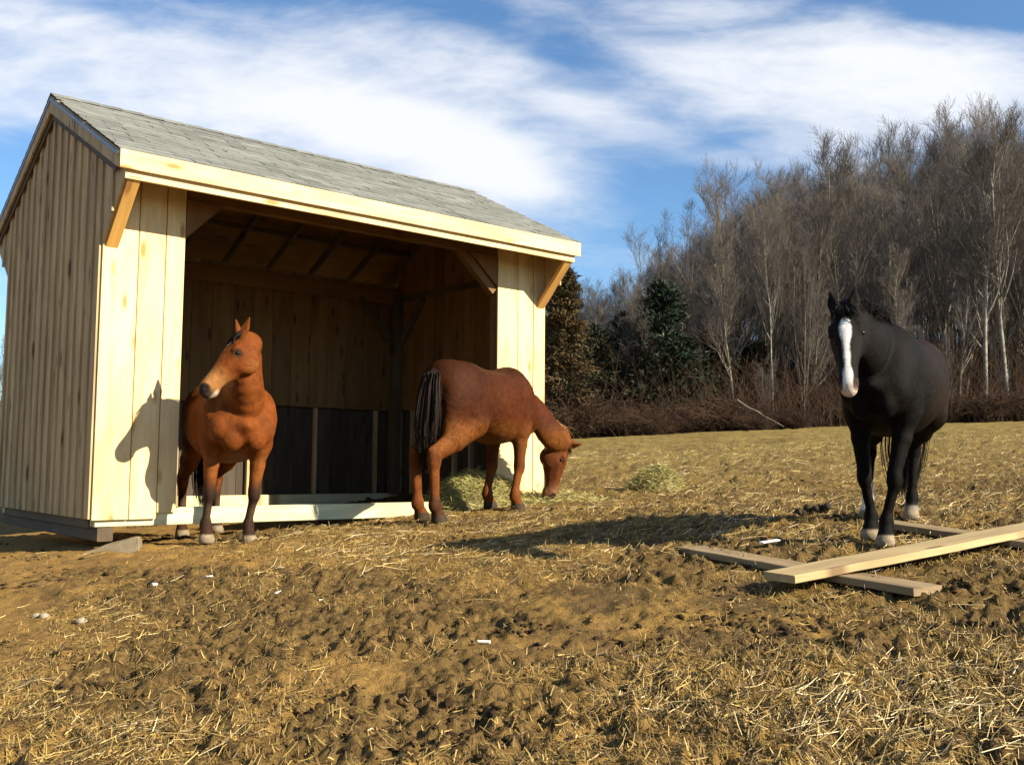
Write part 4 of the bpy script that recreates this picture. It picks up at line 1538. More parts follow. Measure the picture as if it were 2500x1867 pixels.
bl_poll = np.array(bll((2.145, 6.40, 2.415)))
bl_hdir = dir_local(BL_RZ, unit((-0.13, -0.44, -0.87)))
bl_hup = dir_local(BL_RZ, unit((-0.42, -0.80, 0.47)))
bl_lat = tuple(np.cross(unit(bl_hup), unit(bl_hdir)))
bl_neck = [(0.40, 0, 1.18, 0.18, 0.31), tuple(np.array((0.60, 0, 1.27)) * 0.8 + bl_poll * 0.2 * np.array((1, 1, 1))) + (0.14, 0.25),
           tuple(np.array((0.58, 0, 1.24)) * 0.48 + bl_poll * 0.52 + np.array((0.0, 0, 0.0))) + (0.115, 0.20),
           tuple(np.array((0.58, 0, 1.24)) * 0.22 + bl_poll * 0.78 + np.array((-0.02, 0, 0.0))) + (0.10, 0.165),
           tuple(bl_poll + np.array((-0.07, 0, -0.075))) + (0.088, 0.125)]
bl_cfg = dict(
    box=((-1.1, -0.6, -0.2), (1.65, 0.6, 1.95)), girth=1.10, depth=1.02, leg=1.12,
    fl=bll(bl_fl), fr=bll(bl_fr), hl=bll(bl_hl), hr=bll(bl_hr),
    neck=bl_neck, neck_side=[(0, 1, 0), (0, 1, 0), (0, 1, 0), tuple(0.5 * np.array((0, 1, 0)) + 0.5 * np.array(bl_lat)), bl_lat],
    poll=tuple(bl_poll), head_dir=bl_hdir, head_up=bl_hup, head_scale=(1.0, 1.06, 1.05), ear=0.95,
    ear_l=(-0.92, 0.12, 0.25, 0.3, 0.25, 0.9), ear_r=(-0.92, 0.12, 0.25, 0.3, 0.25, 0.9),
    mane_len=0.2, mane_fall=0.95, mane_n=520, mane_t0=0.1, mane_t1=0.93, forelock=(0.12, 90, 0.015, 0.04),
    tail=[(-0.78, 0, 1.36), (-0.89, -0.01, 1.30), (-0.93, -0.05, 1.0), (-0.90, -0.09, 0.6), (-0.87, -0.10, 0.24)], tail_w=[0.05, 0.09, 0.12, 0.12, 0.06], tail_n=700,
    fur_n=0)


def paint_bl(V, N, info):
    c = np.tile(np.array((0.0042, 0.003, 0.0022)), (len(V), 1))
    c = mixc(c, smooth(0.45, 0.1, V[:, 0]) * smooth(0.7, 0.95, V[:, 2]) * 0.75, (0.017, 0.0098, 0.0055))
    c = mixc(c, smooth(0.2, -0.3, V[:, 0]) * smooth(1.3, 1.45, V[:, 2]) * 0.5, (0.024, 0.012, 0.0075))
    s, l, d = head_coords(V, info)
    on = head_mask(s, l, d)
    c = mixc(c, on * 0.4, (0.014, 0.010, 0.007))
    half = np.interp(s, [0.07, 0.11, 0.16, 0.24, 0.34, 0.46, 0.56], [0.0, 0.024, 0.038, 0.027, 0.016, 0.02, 0.03])
    wob = 0.003 * np.sin(s * 45 + 1)
    bz = on * smooth(0.006, -0.004, np.abs(l - 0.006) - half + wob) * smooth(-0.075, -0.05, d + np.where(s > 0.5, 0.05, 0))
    c = mixc(c, bz * (s > 0.07), (0.80, 0.76, 0.70))
    c = mixc(c, on * smooth(0.57, 0.60, s) * 0.9, (0.60, 0.46, 0.38))
    c = mixc(c, on * smooth(0.52, 0.55, s) * smooth(-0.085, -0.105, d) * 0.9, (0.66, 0.56, 0.46))
    c = mixc(c, on * smooth(0.045, 0.028, np.hypot(s - 0.572, d + 0.036)) * (np.abs(l) > 0.03) * 0.9, (0.05, 0.03, 0.026))
    hx, hy, hz = info['hoofs']['hr']
    c = mixc(c, (np.hypot(V[:, 0] - hx, V[:, 1] - hy) < 0.16) * smooth(hz + 0.34, hz + 0.30, V[:, 2]), (0.72, 0.68, 0.6))
    hx, hy, hz = info['hoofs']['hl']
    c = mixc(c, (np.hypot(V[:, 0] - hx, V[:, 1] - hy) < 0.16) * smooth(hz + 0.13, hz + 0.10, V[:, 2]) * 0.6, (0.35, 0.3, 0.24))
    return hoof_color(c, V, info, (0.26, 0.205, 0.135))


finish_horse('horse', 'black horse with white blaze standing in the paddock beside the loose planks', BL_LOC, BL_RZ, BL_S, bl_cfg, paint_bl, (0.012, 0.010, 0.009), (0.012, 0.010, 0.009), 71)

# ------------------------------------------------------------------ planks on the ground
def plank(a, b, w, t, mat, label, tilt=0.0, lift=0.0, zs=None):
    a, b = Vector((*a, 0)), Vector((*b, 0))
    za = (zs[0] if zs else float(terr(a.x, a.y)) + 0.012) + lift
    zb = (zs[1] if zs else float(terr(b.x, b.y)) + 0.012) + lift
    a.z, b.z = za, zb
    d = b - a
    bm = bmesh.new()
    n = 14
    r = random.Random(int(w * 1000 + d.length * 10))
    rows = []
    for i in range(n + 1):
        x = d.length * i / n
        j = r.uniform(-0.002, 0.002)
        rows.append([bm.verts.new((x + r.uniform(-.002, .002) * (i in (0, n)), yy, zz + j)) for yy, zz in ((-w / 2, 0.004), (-w / 2 + .004, 0), (w / 2 - .004, 0), (w / 2, 0.004), (w / 2, t - 0.004), (w / 2 - 0.005, t), (0, t + r.uniform(-.001, .001)), (-w / 2 + 0.005, t), (-w / 2, t - 0.004))])
    m = len(rows[0])
    for i in range(n):
        for k in range(m):
            bm.faces.new([rows[i][k], rows[i][(k + 1) % m], rows[i + 1][(k + 1) % m], rows[i + 1][k]])
    bm.faces.new(rows[0][::-1])
    bm.faces.new(rows[-1])
    bmesh.ops.recalc_face_normals(bm, faces=bm.faces)
    me = bpy.data.meshes.new('plank')
    bm.to_mesh(me)
    bm.free()
    o = mobj('plank', me, mat, None)
    side = Vector((0, 0, 1)).cross(d).normalized()
    mt = frame(a, d, side + Vector((0, 0, tilt)))
    o.matrix_world = mt
    tag(o, label, 'plank')
    return o


zB = (float(terr(1.22, 6.95)) + 0.0, float(terr(2.24, 5.43)) + 0.01)
plank((1.22, 6.95), (2.24, 5.43), 0.255, 0.045, M['old_plank'], 'grey-brown plank lying under the near end of the long pale plank', zs=zB)
plank((2.77, 7.55), (3.62, 5.98), 0.255, 0.045, M['old_plank'], 'weathered plank behind the black horse hooves, under the long plank')
plank((1.515, 5.70), (4.45, 7.30), 0.25, 0.045, M['plank'], 'long pale plank laid across two darker planks', zs=(float(terr(1.515, 5.70)) + 0.058, float(terr(4.45, 7.3)) + 0.055))


# ------------------------------------------------------------------ dung, hay, scraps
def lump_mesh(seed, sub=2, rough=0.25):
    bm = bmesh.new()
    bmesh.ops.create_icosphere(bm, subdivisions=sub, radius=1.0)
    r = random.Random(seed)
    o = [r.uniform(0, 50) for _ in range(3)]
    from mathutils import noise as mn
    for v in bm.verts:
        v.co *= 1 + rough * mn.noise(v.co * 1.7 + Vector(o)) + rough * 0.5 * mn.noise(v.co * 4 + Vector(o))
    V = np.array([v.co[:] for v in bm.verts])
    bm.verts.index_update()
    F = np.array([[v.index for v in f.verts] for f in bm.faces])
    bm.free()
    return V, F


LUMPS = [lump_mesh(i, 2, 0.3) for i in range(6)]
SMALL = [lump_mesh(i + 20, 2, 0.75) for i in range(10)]
TINY = [lump_mesh(i + 40, 1, 0.7) for i in range(10)]


def manure(x, y, n, spread, size, label, group=None, seed=1):
    r = random.Random(seed)
    z0 = float(ground_z(x, y))
    root = empty('dung_pile', (x, y, z0))
    tag(root, label, 'dung', group)
    for i in range(n):
        V, F = LUMPS[i % 6]
        s = size * r.uniform(0.75, 1.15)
        me = np_mesh('dung_ball', V * np.array((s, s, s * 0.85)), [F], True)
        o = mobj('dung_ball', me, M['dung'], root)
        px, py = r.uniform(-1, 1) * spread[0], r.uniform(-1, 1) * spread[1]
        lay = 0 if i < n * 0.6 else 1
        o.location = (px * (1 - 0.4 * lay), py, float(ground_z(x + px, y + py)) - z0 + s * (0.55 + 1.1 * lay))
        o.rotation_euler = (r.uniform(0, 3), r.uniform(0, 3), r.uniform(0, 3))


manure(2.60, 8.62, 15, (0.17, 0.06), 0.036, 'dark mound of horse dung lying left of the black horse', None, 4)
manure(2.95, 5.25, 10, (0.10, 0.08), 0.038, 'dark clump of horse dung in the lower right, nearer than the planks', None, 9)


def hay_pile(cx, cy, rx, ry, h, n, label, seed, green=1.0, rot=0.0):
    r = np.random.default_rng(seed)
    z0 = float(terr(cx, cy))
    root = empty('hay_pile', (cx, cy, z0), rot)
    tag(root, label, 'hay')
    c_, s_ = math.cos(rot), math.sin(rot)

    def top(u, v):
        q = np.clip(1 - u * u - v * v, 0, None)
        b = q ** 0.6 * h * (0.75 + 0.5 * fbm(u * 2.2 + seed, v * 2.2, 3, seed)) + 0.05 * h * fbm(u * 9, v * 9, 2, seed + 3)
        lx, ly = u * rx, v * ry
        return b + ground_z(cx + lx * c_ - ly * s_, cy + lx * s_ + ly * c_) - z0 - 0.03

    g = np.linspace(-1.02, 1.02, 46)
    U, Vv = np.meshgrid(g, g)
    Zz = top(U, Vv)
    V = np.stack([U * rx, Vv * ry, Zz], -1).reshape(-1, 3)
    idx = np.arange(46 * 46).reshape(46, 46)
    q = np.stack([idx[:-1, :-1], idx[:-1, 1:], idx[1:, 1:], idx[1:, :-1]], -1)
    keep = (U[:-1, :-1] ** 2 + Vv[:-1, :-1] ** 2) < 1.05
    mobj('mound', np_mesh('mound', V, [q[keep]], True), M['hay_core'], root)
    # loose stalks all over it
    a, rr = r.uniform(0, 2 * np.pi, n), np.sqrt(r.uniform(0, 1.25, n))
    u, v = np.cos(a) * rr, np.sin(a) * rr
    z = top(u, v) + r.uniform(0, 0.035, n)
    ln = r.uniform(0.05, 0.20, n)
    az = r.uniform(0, 2 * np.pi, n)
    el = r.normal(0, 0.35, n)
    d = np.stack([np.cos(az) * np.cos(el), np.sin(az) * np.cos(el), np.sin(el)], -1)
    C = np.stack([u * rx, v * ry, z], -1)
    bend = r.normal(0, 0.22, (n, 3)) * ln[:, None]
    ts = np.array((-0.5, 0.0, 0.5))
    P = C[:, None] + d[:, None] * ln[:, None, None] * ts[None, :, None] + bend[:, None] * (ts ** 2)[None, :, None]
    side = np.cross(d, r.normal(0, 1, (n, 3)))
    side /= np.linalg.norm(side, axis=1, keepdims=True) + 1e-9
    w = np.repeat(r.uniform(0.0022, 0.0055, n)[:, None], 3, 1)
    Vr, qr = ribbons(P, w, np.repeat(side[:, None], 3, 1))
    me = np_mesh('stalks', Vr, [qr])
    base = np.array((0.42, 0.34, 0.12)) * green + np.array((0.30, 0.30, 0.10)) * (1 - green)
    col = base[None] * r.uniform(0.45, 1.4, n)[:, None] * (1 + r.normal(0, 0.08, (n, 3)))
    add_color(me, np.repeat(np.clip(col, 0.01, 0.9), 6, 0))
    tag(mobj('stalks', me, M['straw'], root), kind='stuff')


hay_pile(1.86, 12.95, 0.34, 0.26, 0.30, 3500, 'small heap of greenish hay on its own in the paddock', 5, 0.5)
hay_pile(-0.42, 11.25, 0.62, 0.42, 0.34, 5500, 'heap of loose hay against the sill behind the chestnut horse', 8, 0.4, 0.6)
hay_pile(0.30, 11.35, 0.75, 0.40, 0.10, 4500, 'flat spread of hay under the muzzle of the grazing chestnut horse', 12, 0.7, 0.4)

SCRAPS = [(-2.058, 6.866, 'white_scrap'), (-1.464, 6.317, 'chip'), (-1.604, 6.529, 'chip'), (-1.615, 7.133, 'chip'), (-2.747, 5.985, 'stone'), (-2.804, 6.02, 'stone'),
          (-1.151, 6.119, 'chip'), (-2.461, 5.826, 'stone'), (-0.096, 5.089, 'chip'), (-2.298, 6.599, 'white_scrap')]
for i, (x, y, kind) in enumerate(SCRAPS):
    r = random.Random(i + 3)
    z = float(ground_z(x, y))
    if kind == 'stone':
        V, F = LUMPS[i % 6]
        me = np_mesh('pebble', V * np.array((0.032, 0.026, 0.02)), [F], True)
        o = mobj('pebble', me, M['stone'])
        o.location = (x, y, z + 0.004)
        tag(o, 'pale pebble half sunk in the sandy dirt before the gable wall', 'stone', 'pale pebbles in the dirt')
    else:
        w, l, t = (0.03, 0.06, 0.012) if kind == 'white_scrap' else (0.024, 0.065, 0.012)
        me = bar_mesh(l, w, t, 0.003).copy()
        for v in me.vertices:
            v.co.x *= 1 + 0.12 * math.sin(v.co.y * 170 + i)
        me.materials.append(M[kind])
        o = mobj('wood_scrap', me)
        o.location = (x, y, z - 0.002)
        o.rotation_euler = (r.uniform(-0.25, 0.25), r.uniform(-0.2, 0.2), r.uniform(0, 3.1))
        tag(o, 'bright white scrap on the bare dirt' if kind == 'white_scrap' else 'pale sawn wood chip on the bare dirt', 'scrap', 'white scraps on the dirt' if kind == 'white_scrap' else 'pale wood chips on the dirt')
me = bar_mesh(0.16, 0.04, 0.008, 0.003).copy()
me.materials.append(M['white_scrap'])
o = mobj('wood_scrap', me)
o.location = (1.70, 6.78, float(terr(1.70, 6.78)) + 0.065)
o.rotation_euler = (0.06, -0.08, 0.55)
tag(o, 'white sliver lying between the loose planks', 'scrap')


# ------------------------------------------------------------------ straw, chaff and clods over the ground
def litter(name, n, y0, y1, lmin, lmax, w0, w1, palette, seed, thr, lift, aim=None, mat='straw'):
    r = np.random.default_rng(seed)
    # uniform over the ground in front of the shelter, thinner with distance
    y = y0 * (y1 / y0) ** r.uniform(0, 1, n * 3)
    x = r.uniform(-1, 1, n * 3) * (0.62 * y + 1.0)
    belt = fbm(x * 0.55, y * 0.55, 3, 71) + 0.5 * (fbm(x * 2.0, y * 2.0, 3, 77) - 0.5)
    p = np.clip((belt + 0.075 * np.clip(x, -4, 5) + 0.02 * (y - 5) - thr) / 0.25, 0.03, 1)
    p = p * (1 - 0.7 * churn(x, y))
    ok = r.uniform(0, 1, len(x)) < p
    # keep out of the shelter
    lx = (x - SHED_O.x) * math.cos(SHED_YAW) + (y - SHED_O.y) * math.sin(SHED_YAW)
    ly = -(x - SHED_O.x) * math.sin(SHED_YAW) + (y - SHED_O.y) * math.cos(SHED_YAW)
    ok &= ~((lx > -0.2) & (lx < SL + 0.2) & (ly > -0.05) & (ly < SD + 0.3))
    x, y = x[ok][:n], y[ok][:n]
    n = len(x)
    ln = lmin * (lmax / lmin) ** (r.uniform(0, 1, n) ** 1.6)
    az = r.uniform(0, np.pi, n) if aim is None else r.normal(aim, 0.55, n)
    d = np.stack([np.cos(az), np.sin(az)], -1)
    ends = []
    for s in (-0.5, 0.0, 0.5):
        px, py = x + d[:, 0] * ln * s, y + d[:, 1] * ln * s
        ends.append(np.stack([px, py, ground_z(px, py)], -1))
    P = np.stack(ends, 1)
    zr = P[:, :, 2]
    lo = np.maximum(zr[:, 1], (zr[:, 0] + zr[:, 2]) / 2)
    P[:, 1, 2] = lo
    P[:, :, 2] += (0.003 + r.exponential(lift, n))[:, None]
    P[:, 2, 2] += r.exponential(lift, n) * 1.2
    T = P[:, 2] - P[:, 0]
    side = np.cross(T, np.array((0, 0, 1.0)) + r.normal(0, 0.5, (n, 3)))
    side /= np.linalg.norm(side, axis=1, keepdims=True) + 1e-9
    w = np.repeat((r.uniform(w0, w1, n))[:, None], 3, 1)
    w[:, 2] *= 0.6
    V, q = ribbons(P, w, np.repeat(side[:, None], 3, 1))
    me = np_mesh(name, V, [q])
    pal = np.array(palette)
    col = pal[r.integers(0, len(pal), n)] * r.uniform(0.7, 1.25, n)[:, None]
    add_color(me, np.repeat(np.clip(col, 0.01, 0.9), 6, 0))
    tag(mobj(name, me, M[mat]), {'straw': 'pale straw stalks strewn over the trodden ground', 'chaff': 'fine brown chaff trodden into the ground'}[name], 'litter', None, 'stuff')


litter('straw', 17000, 3.1, 22, 0.04, 0.24, 0.002, 0.0042, [(0.66, 0.50, 0.22), (0.56, 0.41, 0.16), (0.75, 0.62, 0.36), (0.42, 0.30, 0.11), (0.5, 0.36, 0.13)], 101, 0.54, 0.008, 0.5)
litter('chaff', 170000, 3.0, 26, 0.015, 0.09, 0.0022, 0.0055, [(0.27, 0.175, 0.048), (0.17, 0.105, 0.027), (0.36, 0.245, 0.072), (0.075, 0.045, 0.016), (0.21, 0.15, 0.04), (0.10, 0.065, 0.022)], 103, 0.30, 0.007)


def clods(n, seed):
    r = np.random.default_rng(seed)
    y = 3.1 * (17 / 3.1) ** r.uniform(0, 1, n * 2)
    x = r.uniform(-1, 1, n * 2) * (0.62 * y + 1.0)
    p = np.clip(churn(x, y), 0.12, 1)
    ok = r.uniform(0, 1, len(x)) < p
    x, y = x[ok][:n], y[ok][:n]
    # crumbled dung lies in patches
    nc = 150
    cy = 3.2 * (15 / 3.2) ** r.uniform(0, 1, nc)
    cx = r.uniform(-0.9, 1, nc) * (0.58 * cy + 0.6)
    h = min(len(x), int(n * 0.7))
    k = r.integers(0, nc, h)
    cs = r.uniform(0.05, 0.20, nc)
    x[:h] = (cx[k] + r.normal(0, 1, len(k)) * cs[k] * 1.3)[:h]
    y[:h] = (cy[k] + r.normal(0, 1, len(k)) * cs[k])[:h]
    z = ground_z(x, y)
    n = len(x)
    s = 0.006 * np.exp(r.uniform(0, 1, n) ** 4 * 1.4)
    Vs, Fs, Cs = [], [], []
    k = 0
    for i in range(n):
        V, F = (SMALL if s[i] > 0.010 else TINY)[i % 10]
        a = r.uniform(0, 6.28)
        c_, s_ = math.cos(a), math.sin(a)
        W = V * np.array((r.uniform(1.1, 1.9), 0.9, 0.7)) * s[i]
        W = np.stack([W[:, 0] * c_ - W[:, 1] * s_, W[:, 0] * s_ + W[:, 1] * c_, W[:, 2]], -1) + np.array((x[i], y[i], z[i] - s[i] * 0.05))
        Vs.append(W)
        Fs.append(F + k)
        k += len(V)
        base = (0.13, 0.08, 0.03) if r.uniform() < 0.3 else (0.042, 0.026, 0.012)
        Cs.append(np.tile(np.array(base) * r.uniform(0.7, 1.3), (len(V), 1)))
    me = np_mesh('dirt_clods', np.concatenate(Vs), [np.concatenate(Fs)], True)
    add_color(me, np.concatenate(Cs))
    tag(mobj('dirt_clods', me, M['clod']), 'small brown clods and dung crumbs on the churned ground', 'clods', None, 'stuff')


clods(11000, 105)


# ------------------------------------------------------------------ the wood behind the field
def grow(P, Rd, m, t0, t1, ang, lr, npts, r, up=0.15, wig=0.12, rad_f=0.6, lmin=0.0):
    """children of polylines P (B,n,3): m each, between t0 and t1 along the parent"""
    B, n, _ = P.shape
    seg = np.linalg.norm(np.diff(P, axis=1), axis=2).sum(1)
    t = (r.uniform(0, 1, (B, m)) + np.arange(m)[None]) / m * (t1 - t0) + t0
    u = t * (n - 1)
    i = np.clip(u.astype(int), 0, n - 2)
    fr = (u - i)[..., None]
    bi = np.arange(B)[:, None]
    S = P[bi, i] * (1 - fr) + P[bi, i + 1] * fr
    T = P[bi, i + 1] - P[bi, i]
    T /= np.linalg.norm(T, axis=2, keepdims=True) + 1e-9
    rad = (Rd[bi, i] * (1 - fr[..., 0]) + Rd[bi, i + 1] * fr[..., 0]) * rad_f
    ln = seg[:, None] * lr * (1.15 - 0.75 * t) * r.uniform(0.65, 1.25, (B, m)) + lmin
    rv = r.normal(0, 1, (B, m, 3))
    rv -= T * (rv * T).sum(2, keepdims=True)
    rv /= np.linalg.norm(rv, axis=2, keepdims=True) + 1e-9
    a = ang * r.uniform(0.7, 1.3, (B, m))[..., None]
    d = T * np.cos(a) + rv * np.sin(a)
    S, d, ln, rad = S.reshape(-1, 3), d.reshape(-1, 3), ln.ravel(), rad.ravel()
    pts = [S]
    for k in range(npts - 1):
        d = d + r.normal(0, wig, d.shape) + np.array((0, 0, up))
        d /= np.linalg.norm(d, axis=1, keepdims=True)
        pts.append(pts[-1] + d * (ln / (npts - 1))[:, None])
    Q = np.stack(pts, 1)
    rr = rad[:, None] * np.linspace(1, 0.3, npts)[None]
    return Q, np.maximum(rr, 0.0035)


def tree_mesh(seed, H=12.0, base=0.35, spread=0.32, ang=0.6, fork=1, r0=0.13, up=0.22, dens=1.0):
    r = np.random.default_rng(seed)
    n = 9
    tr = []
    for k in range(fork):
        lean = r.normal(0, 0.04 + 0.06 * (fork > 1), 2)
        pts = np.zeros((n, 3))
        z = np.linspace(-0.3, H * r.uniform(0.86, 1.0), n)
        w = np.cumsum(r.normal(0, 0.10, (n, 2)), 0)
        pts[:, :2] = lean * z[:, None] + w * np.linspace(0, 1, n)[:, None]
        pts[:, 2] = z
        tr.append(pts)
    P0 = np.stack(tr)
    R0 = np.repeat((r0 * np.linspace(1, 0.14, n) ** 0.8)[None], fork, 0) / fork ** 0.4
    P1, R1 = grow(P0, R0, int(22 / fork * dens), base, 0.97, ang, spread, 6, r, up, 0.10, 0.5)
    P2, R2 = grow(P1, R1, 6, 0.15, 1.0, 0.5, 0.5, 5, r, 0.16, 0.11, 0.6)
    P3, R3 = grow(P2, R2, 5, 0.1, 1.0, 0.55, 0.55, 4, r, 0.12, 0.12, 0.65, 0.2)
    P4, R4 = grow(P3, R3, 3, 0.05, 1.0, 0.5, 0.6, 3, r, 0.10, 0.10, 0.75, 0.25)
    V0, q0 = tubes(P0, R0, 7)
    V1, q1 = tubes(P1, R1, 5)
    trunk = np_mesh('trunk', np.vstack([V0, V1]), [np.vstack([q0, q1 + len(V0)])], True)
    Vs, qs, k = [], [], 0
    for Pk, Rk, sd in ((P2, R2, 4), (P3, R3, 3), (P4, R4, 3)):
        V, q = tubes(Pk, np.maximum(Rk, 0.0048), sd)
        Vs.append(V)
        qs.append(q + k)
        k += len(V)
    crown = np_mesh('crown', np.vstack(Vs), [np.vstack(qs)], True)
    return trunk, crown


PROTOS = [tree_mesh(201, 12, 0.30, 0.36, 0.55, 1, 0.12, 0.16), tree_mesh(202, 12, 0.22, 0.42, 0.62, 1, 0.14, 0.14), tree_mesh(203, 12, 0.28, 0.36, 0.5, 2, 0.13, 0.16),
          tree_mesh(204, 12, 0.38, 0.34, 0.55, 1, 0.11, 0.15), tree_mesh(205, 12, 0.22, 0.38, 0.48, 2, 0.12, 0.2), tree_mesh(206, 12, 0.45, 0.34, 0.6, 1, 0.10, 0.14), tree_mesh(207, 12, 0.12, 0.44, 0.40, 3, 0.11, 0.25)]
for tm, cm in PROTOS:
    tm.materials.append(M['bark'])
    cm.materials.append(M['twig'])
PALE = []
for i in (0, 3, 5):
    tm = PROTOS[i][0].copy()
    tm.materials.clear()
    tm.materials.append(M['bark_pale'])
    PALE.append((tm, PROTOS[i][1]))


def place_tree(kind, x, y, H, rz, label, group=None, pale=False, wide=1.0):
    tm, cm = (PALE[kind % 3] if pale else PROTOS[kind % 7])
    root = empty('bare_tree', (x, y, float(terr(x, y)) - 0.1), rz)
    s = H / 12.0
    root.scale = (s * wide, s * wide, s)
    tag(root, label, 'tree', group)
    mobj('trunk', tm, None, root)
    mobj('crown', cm, None, root)
    return root


# how high the wood stands above eye level, by bearing (x / y), read off the skyline
SKY_B = np.array([-0.9, -0.3, 0.02, 0.07, 0.10, 0.135, 0.155, 0.175, 0.195, 0.21, 0.23, 0.275, 0.32, 0.37, 0.41, 0.46, 0.52, 0.7, 1.2])
SKY_E = np.array([0.14, 0.15, 0.19, 0.185, 0.19, 0.21, 0.235, 0.225, 0.22, 0.265, 0.285, 0.305, 0.325, 0.345, 0.34, 0.36, 0.37, 0.36, 0.32])
rt = np.random.default_rng(77)
spots = []
tries = 0
while len(spots) < 230 and tries < 20000:
    tries += 1
    y = rt.uniform(41, 88) if rt.uniform() < 0.8 else rt.uniform(41, 48)
    b = rt.uniform(0.0, 0.66) if rt.uniform() < 0.86 else rt.uniform(-0.75, 0.0)
    x = b * y
    if any((x - a) ** 2 + (y - c) ** 2 < 1.7 ** 2 for a, c in spots):
        continue
    spots.append((x, y))
for i, (x, y) in enumerate(spots):
    Ht = (np.interp(x / y, SKY_B, SKY_E) * y + CAM_Z - float(terr(x, y)))
    Ht = float(np.clip(0.92 * Ht * (rt.uniform(0.86, 1.04) if y > 47 else rt.uniform(0.6, 0.95)), 4.0, 24.0))
    place_tree(int(rt.integers(0, 7)), x, y, Ht, rt.uniform(0, 6.28), 'bare grey-brown tree standing among others in the wood', 'bare trees of the wood', False, 0.85 if Ht > 15 else 1.0)
# saplings and young trees under the edge of the wood
for i in range(44):
    y = rt.uniform(40.5, 52)
    b = rt.uniform(0.02, 0.62)
    place_tree(int(rt.integers(0, 7)), b * y, y, float(rt.uniform(2.8, 6.0)), rt.uniform(0, 6.28), 'thin bare sapling at the foot of the wood', 'bare saplings at the foot of the wood', False, 1.2)
# trees one can pick out
place_tree(6, 0.1515 * 46, 46, 9.6, 0.4, 'bare tree with fan-shaped crown rising behind the dark pine', None, False, 1.05)
place_tree(1, 0.2175 * 43, 43, 11.0, 2.0, 'bare tree at the stepped left edge of the tall wood', None)
place_tree(0, 0.475 * 41.5, 41.5, 11.5, 1.0, 'pale-barked tree standing just behind the black horse rump', None, True)
place_tree(1, 0.497 * 42.2, 42.2, 12.5, 4.0, 'pale-barked tree at the wood edge, rightmost in the frame', None, True)
place_tree(2, 0.262 * 42, 42, 8.5, 3.0, 'slim pale-barked tree left of the black horse head', None, True, 0.7)


def conifer(name, x, y, H, rad, mat, bark, label, seed, nb=130, droop=-0.15, blade=(0.05, 0.16), base=0.08, nper=70, group=None):
    r = np.random.default_rng(seed)
    root = empty(name, (x, y, float(terr(x, y)) - 0.05), r.uniform(0, 6))
    tag(root, label, 'tree', group)
    z = np.linspace(-0.2, H, 8)
    P0 = np.stack([r.normal(0, 0.02, 8), r.normal(0, 0.02, 8), z], -1)[None]
    V0, q0 = tubes(P0, (np.linspace(1, 0.1, 8) * 0.012 * H + 0.01)[None], 7)
    t = np.sort(r.uniform(base, 0.98, nb))
    a = r.uniform(0, 6.28, nb)
    L = rad * (1 - t) ** 0.7 * r.uniform(0.4, 1.25, nb) + 0.12
    k = 5
    u = np.linspace(0, 1, k)
    P = np.zeros((nb, k, 3))
    P[..., 0] = np.cos(a)[:, None] * L[:, None] * u
    P[..., 1] = np.sin(a)[:, None] * L[:, None] * u
    P[..., 2] = (t * H)[:, None] + (0.45 - 0.5 * (1 - t))[:, None] * L[:, None] * u + droop * L[:, None] * u ** 2
    P += r.normal(0, 0.03, P.shape) * u[None, :, None]
    V1, q1 = tubes(P, 0.016 * np.ones((nb, k)) * (1 - 0.7 * u)[None], 4)
    mobj('trunk', np_mesh('trunk', np.vstack([V0, V1]), [np.vstack([q0, q1 + len(V0)])], True), bark, root)
    n = nb * nper
    bi = r.integers(0, nb, n)
    uu = r.uniform(0.15, 1.0, n) ** 0.8
    f = uu * (k - 1)
    i0 = np.clip(f.astype(int), 0, k - 2)
    C = P[bi, i0] + (P[bi, i0 + 1] - P[bi, i0]) * (f - i0)[:, None]
    C += r.normal(0, 1, (n, 3)) * (0.10 + 0.06 * L[bi])[:, None] * np.array((1, 1, 0.7))
    d = P[bi, -1] - P[bi, 0]
    d /= np.linalg.norm(d, axis=1, keepdims=True)
    d = d + r.normal(0, 0.6, (n, 3)) + np.array((0, 0, 0.15))
    d /= np.linalg.norm(d, axis=1, keepdims=True)
    ln = r.uniform(*blade, n)[:, None]
    sd = np.cross(d, r.normal(0, 1, (n, 3)))
    sd /= np.linalg.norm(sd, axis=1, keepdims=True) + 1e-9
    w = ln * 0.16
    V = np.stack([C - sd * w, C + sd * w, C + d * ln], 1).reshape(-1, 3)
    mobj('crown', np_mesh('crown', V, [np.arange(n * 3).reshape(-1, 3)]), mat, root)


conifer('pine_tree', 0.1515 * 41, 41.0, 6.4, 2.1, M['pine_needle'], M['bark'], 'dark green pine in front of the fan-shaped bare tree', 301, 80, -0.1, (0.14, 0.34), 0.2, 95)
conifer('cedar_tree', 0.052 * 37.5, 37.5, 6.6, 1.25, M['cedar_needle'], M['bark'], 'rusty brown cedar beside the right end of the shelter', 302, 190, -0.25, (0.10, 0.26), 0.05, 100)
for i, (b, y, H, rd) in enumerate(((0.145, 42.0, 4.6, 2.2), (0.168, 41.6, 4.0, 2.2), (0.085, 41, 4.6, 1.7), (0.115, 42.5, 5.2, 1.6), (0.165, 43.5, 4.4, 1.9), (0.20, 42.5, 4.2, 1.8), (0.135, 40.5, 3.2, 1.6), (0.035, 41.5, 5.0, 1.6), (0.245, 44, 3.8, 1.7))):
    conifer('evergreen_tree', b * y, y, H, rd, M['needle_dark'], M['bark'], 'low dark evergreen in the shadowed foot of the wood', 310 + i, 130, -0.3, (0.12, 0.32), 0.03, 90, 'dark evergreens at the foot of the wood')


